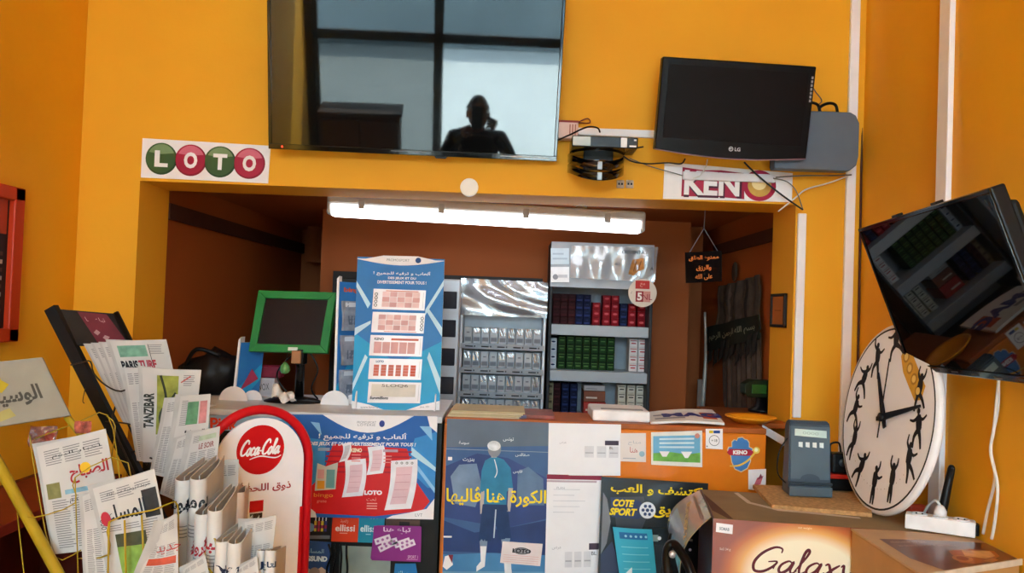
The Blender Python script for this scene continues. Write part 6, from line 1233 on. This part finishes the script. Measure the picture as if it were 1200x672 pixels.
def folded(x, y, wpx, back, Y, hgt, label, title=None, col='#1f2430', vt=.18, ar_=True, tone='#c9c5c2', second=True):
    """newspaper folded lengthwise, its round spine towards us, sides running back to pixel `back`"""
    sp = P(x, y, Y); r = wpx*Y/F/2; bk = P(back[0], back[1], Y + .16); o = thing('folded_newspaper', label, 'newspaper', (sp.x, sp.y, sp.z - hgt), 'folded newspapers standing in the rack')
    dv = V((bk.x - sp.x, bk.y - sp.y, 0)).normalized(); nv = V((dv.y, -dv.x, 0)); rise = bk.z - sp.z; L = V((bk.x - sp.x, bk.y - sp.y, 0)).length
    prof = []
    for k in range(2):
        s_ = 1 if k == 0 else -1
    pts = [(L, -r*.55), (L*.55, -r*.9)] + [(r - r*math.cos(a_), r*math.sin(a_)) for a_ in [-PI/2 + PI*i/10 for i in range(11)]] + [(L*.55, r*.9), (L, r*.55)]
    pm = mat(tone, .7, .05)
    m = MB(); vs = []; N = len(pts); nv_ = 8
    for j in range(nv_ + 1):
        for (d, s_) in pts: p = V((sp.x, sp.y, sp.z)) + dv*d + nv*s_; p.z = sp.z + rise*(d/L) - hgt*(1 - j/nv_) + .0; vs.append(p)
    fs = [(j*N + i, j*N + i + 1, (j+1)*N + i + 1, (j+1)*N + i) for j in range(nv_) for i in range(N - 1)]
    m.add(vs, fs, pm, True); N0 = len(vs)
    vi = [V(v) + (dv*.001) for v in vs]; inn = []
    for j in range(nv_ + 1):
        for i, (d, s_) in enumerate(pts): p = vs[j*N + i].copy(); c_ = V((sp.x, sp.y, 0)) + dv*max(d, r); q = V((c_.x - p.x, c_.y - p.y, 0)); inn.append(p + (q.normalized()*.0016 if q.length > 1e-6 else V()))
    m.add(inn, [f[::-1] for f in fs], pm, True); top = [(i, i + 1) for i in range(N - 1)]
    b0 = len(m.v) - 2*len(vs)
    for i in range(N - 1): m.add([vs[nv_*N + i], vs[nv_*N + i + 1], inn[nv_*N + i + 1], inn[nv_*N + i]], [(0, 1, 2, 3)], pm)
    mcov = m
    def wrap(u, v, off=0.):
        a_ = -PI/2 + PI*u; d, s_ = r - (r + off)*math.cos(a_), (r + off)*math.sin(a_)
        if u < .0: d, s_ = -u*.1, -r - off
        if u > 1.: d, s_ = r + (u - 1)*r*PI, r + off
        p = V((sp.x, sp.y, sp.z)) + dv*d + nv*s_; p.z = sp.z - hgt*(1 - v) + rise*max(0, d)/L; return p
    class WS: pass
    s = WS(); s.W = PI*r; s.H = hgt; s.bulge = None
    class Wrap(Surf):
        def __init__(q): q.W = PI*r; q.H = hgt; q.bulge = True
        def __call__(q, u, v, off=0.): return wrap(u, v, off)
    q = Wrap(); m = mcov
    for k in range(7): m.rect(q, .15, .10 + .025*k, .85, .108 + .025*k, PGREY, 1)
    for k in range(4): m.rect(q, .2, .52 + .03*k, .8, .528 + .03*k, PGREY, 1)
    if title: m.text(q, title, .5, vt + .08 if vt > .3 else .7, .13, mat(col, .6), 3, arab=ar_, w=1.15, bold=.03)
    m.build('cover', o)
    m = MB(); s3 = Surf(*[V((sp.x, sp.y, sp.z)) + dv*d + V((0, 0, z)) for d, z in ((r*1.2, .002 + rise*r/L), (L*.96, rise - .006), (L*.96, rise - hgt), (r*1.2, -hgt))]); m.slab(s3, .002, mat('#b4b0ac', .85, .1), 4, 4); m.build('inner_pages', o)
Yf = 1.9
folded(212, 564, 20, (244, 536), Yf - .02, .26, 'folded newspaper roll, left one of the pair with a big dark title', 'صوت', '#23262c', .7)
folded(230, 563, 20, (258, 534), Yf - .03, .26, 'folded newspaper roll, right one of the pair with a big dark title', 'بومو', '#23262c', .7)
folded(235, 604, 18, (262, 574), Yf - .09, .24, 'folded newspaper roll, left one of the pair with a red title', 'شروق', '#a82a34', .62)
folded(250, 600, 18, (276, 566), Yf - .10, .24, 'folded newspaper roll, right one of the pair with a red title', 'ينبه', '#a82a34', .62)
def n8(m, s): newsprint(m, s, 18, None, lines=True); m.text(s, 'L', .1, .5, .2, INK, 3)
newspaper((245, 540), (280, 539), (276, 640), (244, 650), Yf + .17, .012, 'flat white newspaper standing behind the rolls, next to the red framed sign', n8)
folded(264, 580, 11, (274, 566), Yf + .07, .2, 'narrow peach newspaper roll behind the red titled pair', 'ليك', '#3a2a2a', .55, tone='#d9c2b2')
folded(278, 578, 16, (288, 566), Yf + .04, .2, 'wide peach newspaper roll beside the flat white newspaper', 'الحلم', '#2e2a2c', .5, tone='#d9c2b2')
folded(258, 636, 16, (290, 608), Yf - .16, .2, 'folded newspaper roll, left one lettered YY in the front row', 'LY', '#1f2740', .62, ar_=False)
folded(273, 638, 17, (300, 604), Yf - .17, .2, 'folded newspaper roll, right one lettered YA in the front row', 'YA', '#1f2740', .62, ar_=False)
newspaper((287, 612), (324, 604), (314, 690), (286, 690), Yf - .08, .01, 'tilted grey printed newspaper at the right end of the rack', lambda m, s: newsprint(m, s, 19))
folded(305, 646, 10, (318, 640), Yf - .14, .14, 'slim newspaper roll left of the last titled roll at the rack end', 'ال', '#22304a', .7)
folded(316, 646, 13, (332, 640), Yf - .15, .14, 'last newspaper roll at the right end with a dark blue title', 'التاج', '#22304a', .7)
newspaper((215, 668), (240, 650), (250, 700), (212, 700), Yf - .14, .006, 'low newspaper corner in front of the left rolls', lambda m, s: newsprint(m, s, 20), pages=2)
newspaper((277, 668), (301, 652), (306, 700), (272, 700), Yf - .16, .006, 'low newspaper corner in front of the YA roll', lambda m, s: newsprint(m, s, 21), pages=2)
# lower yellow wires that carry the front papers
t3 = thing('newspaper_stand_base', 'yellow wire tiers holding the folded newspapers left of the red sign', 'newspaper rack', (P(255, 672, 1.92).x, 1.92, 0))
m = MB(); W([(226, 645, Yf - .06), (240, 637, Yf - .08), (252, 632, Yf - .1), (253, 660, Yf - .1), (254, 690, Yf - .1)], .0018, None, m); W([(226, 660, Yf - .1), (240, 662, Yf - .12), (262, 690, Yf - .16)], .0018, None, m); W([(240, 637, Yf - .08), (243, 690, Yf - .1)], .0018, None, m); m.build('wire_front', t3)
m = MB(); zz = P(255, 740, Yf).z
for k, (x, y_) in enumerate(((238, Yf + .12), (330, Yf + .12), (238, Yf - .2), (330, Yf - .2))): p = P(x, 690, y_); m.tube([(p.x, p.y, 0), (p.x, p.y, P(255, 690, Yf).z - .01)], .008, YW, 8)
for z in (.45, .66, P(255, 705, Yf).z):
    a, b = P(238, 690, Yf + .12).x, P(330, 690, Yf + .12).x; m.tube([(a, Yf - .2, z), (b, Yf - .2, z), (b, Yf + .12, z), (a, Yf + .12, z)], .004, YW, 6, True)
    for q in range(1, 6): x = a + (b - a)*q/6; m.tube([(x, Yf - .2, z), (x, Yf + .12, z)], .003, YW, 6)
m.build('legs_and_tiers', t3)

# ------------------------------------------------------------------ left wall things
y0, y1 = 2.0, 2.535; zt_, zb_ = PX(13, 220, XL).z, PX(10, 400, XL).z
t = thing('red_notice_frame', 'red framed notice on the left wall at the picture edge', 'picture frame', (XL, (y0+y1)/2, zb_)); RF = mat('#b8330f', .45, .05)
m = MB(); k = .05
for lo, hi in [((XL, y0, zb_), (XL + .03, y0 + k, zt_)), ((XL, y1 - k, zb_), (XL + .03, y1, zt_)), ((XL, y0, zb_), (XL + .03, y1, zb_ + k*.8)), ((XL, y0, zt_ - k*.8), (XL + .03, y1, zt_))]: m.box(lo, hi, RF, .004)
m.build('frame', t)
m = MB(); s = Surf(V((XL + .012, y0 + k, zt_ - .03)), V((XL + .012, y1 - k, zt_ - .03)), V((XL + .012, y1 - k, zb_ + .03)), V((XL + .012, y0 + k, zb_ + .03))); m.slab(s, .01, mat('#1c1718', .4)); m.rect(s, .5, .72, .98, .98, mat('#a83a1c', .4))
for k in range(9): m.rect(s, .3 + .07*(k % 4), .08 + .06*k, .95, .11 + .06*k, mat('#b9b0ae' if k % 2 else '#5a4038', .5), 2)
m.build('notice', t)
t = thing('low_wall_shelf', 'dark red low shelf unit along the left wall behind the newspapers', 'shelf unit', (XL + .12, 2.2, 0)); RB, RB2 = mat('#7d2412', .5, .1), mat('#571a0e', .5, .1)
m = MB(); m.box((XL + .002, 1.5, 0), (XL + .02, 2.75, .92), RB2); m.build('back_panel', t)
for z in (.10, .5, .89): m = MB(); m.box((XL + .02, 1.5, z), (XL + .26, 2.75, z + .03), RB, .003); m.build('shelf', t)
for y in (1.5, 2.1, 2.73): m = MB(); m.box((XL + .02, y, 0), (XL + .25, y + .02, .92), RB2); m.build('side_panel', t)

# ------------------------------------------------------------------ behind the camera: cabinet by the window, and the photographer
t = thing('window_cabinet', 'dark wooden cabinet by the shop window, mirrored in the big television', 'cabinet', (-.95, -2.35, 0)); WD = mat('#3a2617', .5, .2, 12)
m = MB(); m.box((-1.32, -2.55, .05), (-.6, -2.15, .92), WD, .004); m.build('body', t); m = MB(); m.box((-1.34, -2.56, .92), (-.58, -2.13, .95), WD, .006); m.build('top', t)
for k in range(2):
    m = MB(); m.box((-1.30 + .355*k, -2.15, .09), (-.965 + .355*k, -2.13, .88), mat('#452d1b', .45, .2, 12), .004); d = m.build('door', t); m = MB(); m.ball((-.99 + .06*k, -2.12, .55), .014, mat('#b9a878', .3, metal=.6), n=10); m.build('knob', d)
t = thing('person', 'person in dark clothes holding up a phone, mirrored in the big television', 'person', (.02, -.34, 0))
def skin(name, nodes, edges, rad, mt, parent, lv=2):
    me = bpy.data.meshes.new(name); me.from_pydata([V(n_) - parent.location for n_ in nodes], edges, []); o = bpy.data.objects.new(name, me); COL.objects.link(o); o.parent = parent
    md = o.modifiers.new('skin', 'SKIN'); md.use_smooth_shade = True; sv = me.skin_vertices[0].data
    for i, r_ in enumerate(rad): sv[i].radius = r_ if isinstance(r_, tuple) else (r_, r_)
    sv[0].use_root = True; s_ = o.modifiers.new('sub', 'SUBSURF'); s_.levels = lv; s_.render_levels = lv
    bpy.context.view_layer.update(); e_ = bpy.data.meshes.new_from_object(o.evaluated_get(bpy.context.evaluated_depsgraph_get()))
    BODY.add([v.co + parent.location for v in e_.vertices], [tuple(p.vertices) for p in e_.polygons], mt, True); bpy.data.objects.remove(o); bpy.data.meshes.remove(e_)
CL, SKM, HR = mat('#2a2c33', .8, .1), mat('#9a6a4e', .55), mat('#15100c', .7)
bx, by = .02, -.34; BODY = MB()
N_ = [(bx, by, .93), (bx, by, 1.1), (bx, by, 1.28), (bx, by + .005, 1.36), (bx, by + .01, 1.42), (bx - .17, by, 1.345), (bx - .25, by + .08, 1.10), (bx - .13, by + .24, 1.30), (bx + .17, by, 1.345), (bx + .27, by + .08, 1.14), (bx + .12, by + .25, 1.36), (bx - .1, by, .88), (bx - .11, by + .02, .48), (bx - .12, by, .09), (bx + .1, by, .88), (bx + .11, by + .02, .48), (bx + .12, by, .09)]
E_ = [(0, 1), (1, 2), (2, 3), (3, 4), (2, 5), (5, 6), (6, 7), (2, 8), (8, 9), (9, 10), (0, 11), (11, 12), (12, 13), (0, 14), (14, 15), (15, 16)]
N_ = [(x, y, z*.915) if z < 1.29 or z > 1.34 and abs(x - bx) < .2 and y < by + .1 else (x, y, z - .06) for x, y, z in N_]
skin('body', N_, E_, [(.16, .11), (.15, .10), (.15, .10), (.07, .07), (.05, .05), .065, .048, .033, .065, .048, .033, .085, .06, .045, .085, .06, .045], CL, t)
hz = 1.405
m = BODY; b_ = bmesh.new(); bmesh.ops.create_uvsphere(b_, u_segments=24, v_segments=18, radius=1)
for v_ in b_.verts:
    x, y, z = v_.co; w_ = 1 - .22*max(0, -z); fy = .098*(1 + .05*(z < 0)); v_.co = V((x*.074*w_, y*fy*w_ + (.012 if z < -.2 and y > 0 else 0), z*.118))
    if y > .8 and abs(x) < .22 and -.35 < z < .1: v_.co.y += .02*(1 - abs(z + .15)/.3)
m.bm(b_, SKM, Matrix.Translation((bx, by + .02, hz)), True); m.lathe([(.05, -.17), (.048, -.08)], SKM, Matrix.Translation((bx, by + .01, hz)), 16)
for s_ in (-1, 1): m.ball((bx + s_*.075, by + .015, hz - .005), .028, SKM, (.35, .7, 1), 10); m.ball((bx + s_*.03, by + .106, hz + .012), .011, WHITE, (1, .6, .7), 8); m.ball((bx + s_*.03, by + .112, hz + .012), .006, INK, (1, .5, 1), 8)
m.box((bx - .024, by + .108, hz - .064), (bx + .024, by + .116, hz - .056), mat('#7a3f38', .6), .003)
m = MB(); b_ = bmesh.new(); bmesh.ops.create_uvsphere(b_, u_segments=20, v_segments=14, radius=1)
for v_ in b_.verts: v_.co = V((v_.co.x*.08, v_.co.y*.103 - .008, max(v_.co.z, -.15 if v_.co.y < 0 else .42)*.126))
m.bm(b_, HR, Matrix.Translation((bx, by + .015, hz + .004)), True); m.build('hair', t)
for s_, c_ in ((-1, (bx - .105, by + .275, 1.34)), (1, (bx + .10, by + .285, 1.40))):
    c_ = V(c_); N2 = [c_ - V((-.012*s_ * -1, .03, .035)), c_, c_ + V((-s_*.01, .008, .03))]; E2 = [(0, 1), (1, 2)]; R2 = [.028, .03, .026]
    for k in range(4):
        i = len(N2); base = c_ + V((-s_*(.004 + .004*k), .006, .035 - .018*k)); N2 += [base + V((-s_*.018, .014, .004)), base + V((-s_*.038, .012, .004)), base + V((-s_*(.052 - .004*k), .004, .002))]; E2 += [(2 if k < 2 else 1, i), (i, i+1), (i+1, i+2)]; R2 += [.010, .009, .008]
    i = len(N2); N2 += [c_ + V((-s_*.008, -.02, .02)), c_ + V((-s_*.03, -.026, .034)), c_ + V((-s_*.045, -.022, .042))]; E2 += [(1, i), (i, i+1), (i+1, i+2)]; R2 += [.012, .010, .008]
    skin('hand', N2, E2, R2, SKM, t, 1)
BODY.build('body', t)
for s_ in (-1, 1): m = MB(); m.box((bx + s_*.12 - .045, by - .08, 0), (bx + s_*.12 + .045, by + .19, .09), mat('#1c1a1a', .6), .03); m.build('shoe', t)
t = thing('phone', 'dark phone held up by the person, mirrored in the big television', 'phone', (0, -.03, 1.4))
m = MB(); m.box((-.036, -.034, 1.375), (.036, -.026, 1.525), BLACK, .004); m.build('case', t); m = MB(); m.box((-.032, -.0345, 1.385), (.032, -.0338, 1.515), mat('#10151c', .1), 0); m.build('screen', t); m = MB(); m.lathe([(0, .002), (.005, .002), (.006, 0)], GBLACK, frame((-.02, -.026, 1.51), (1, 0, 0), (0, 0, -1), (0, 1, 0)), 12); m.build('camera_lens', t)
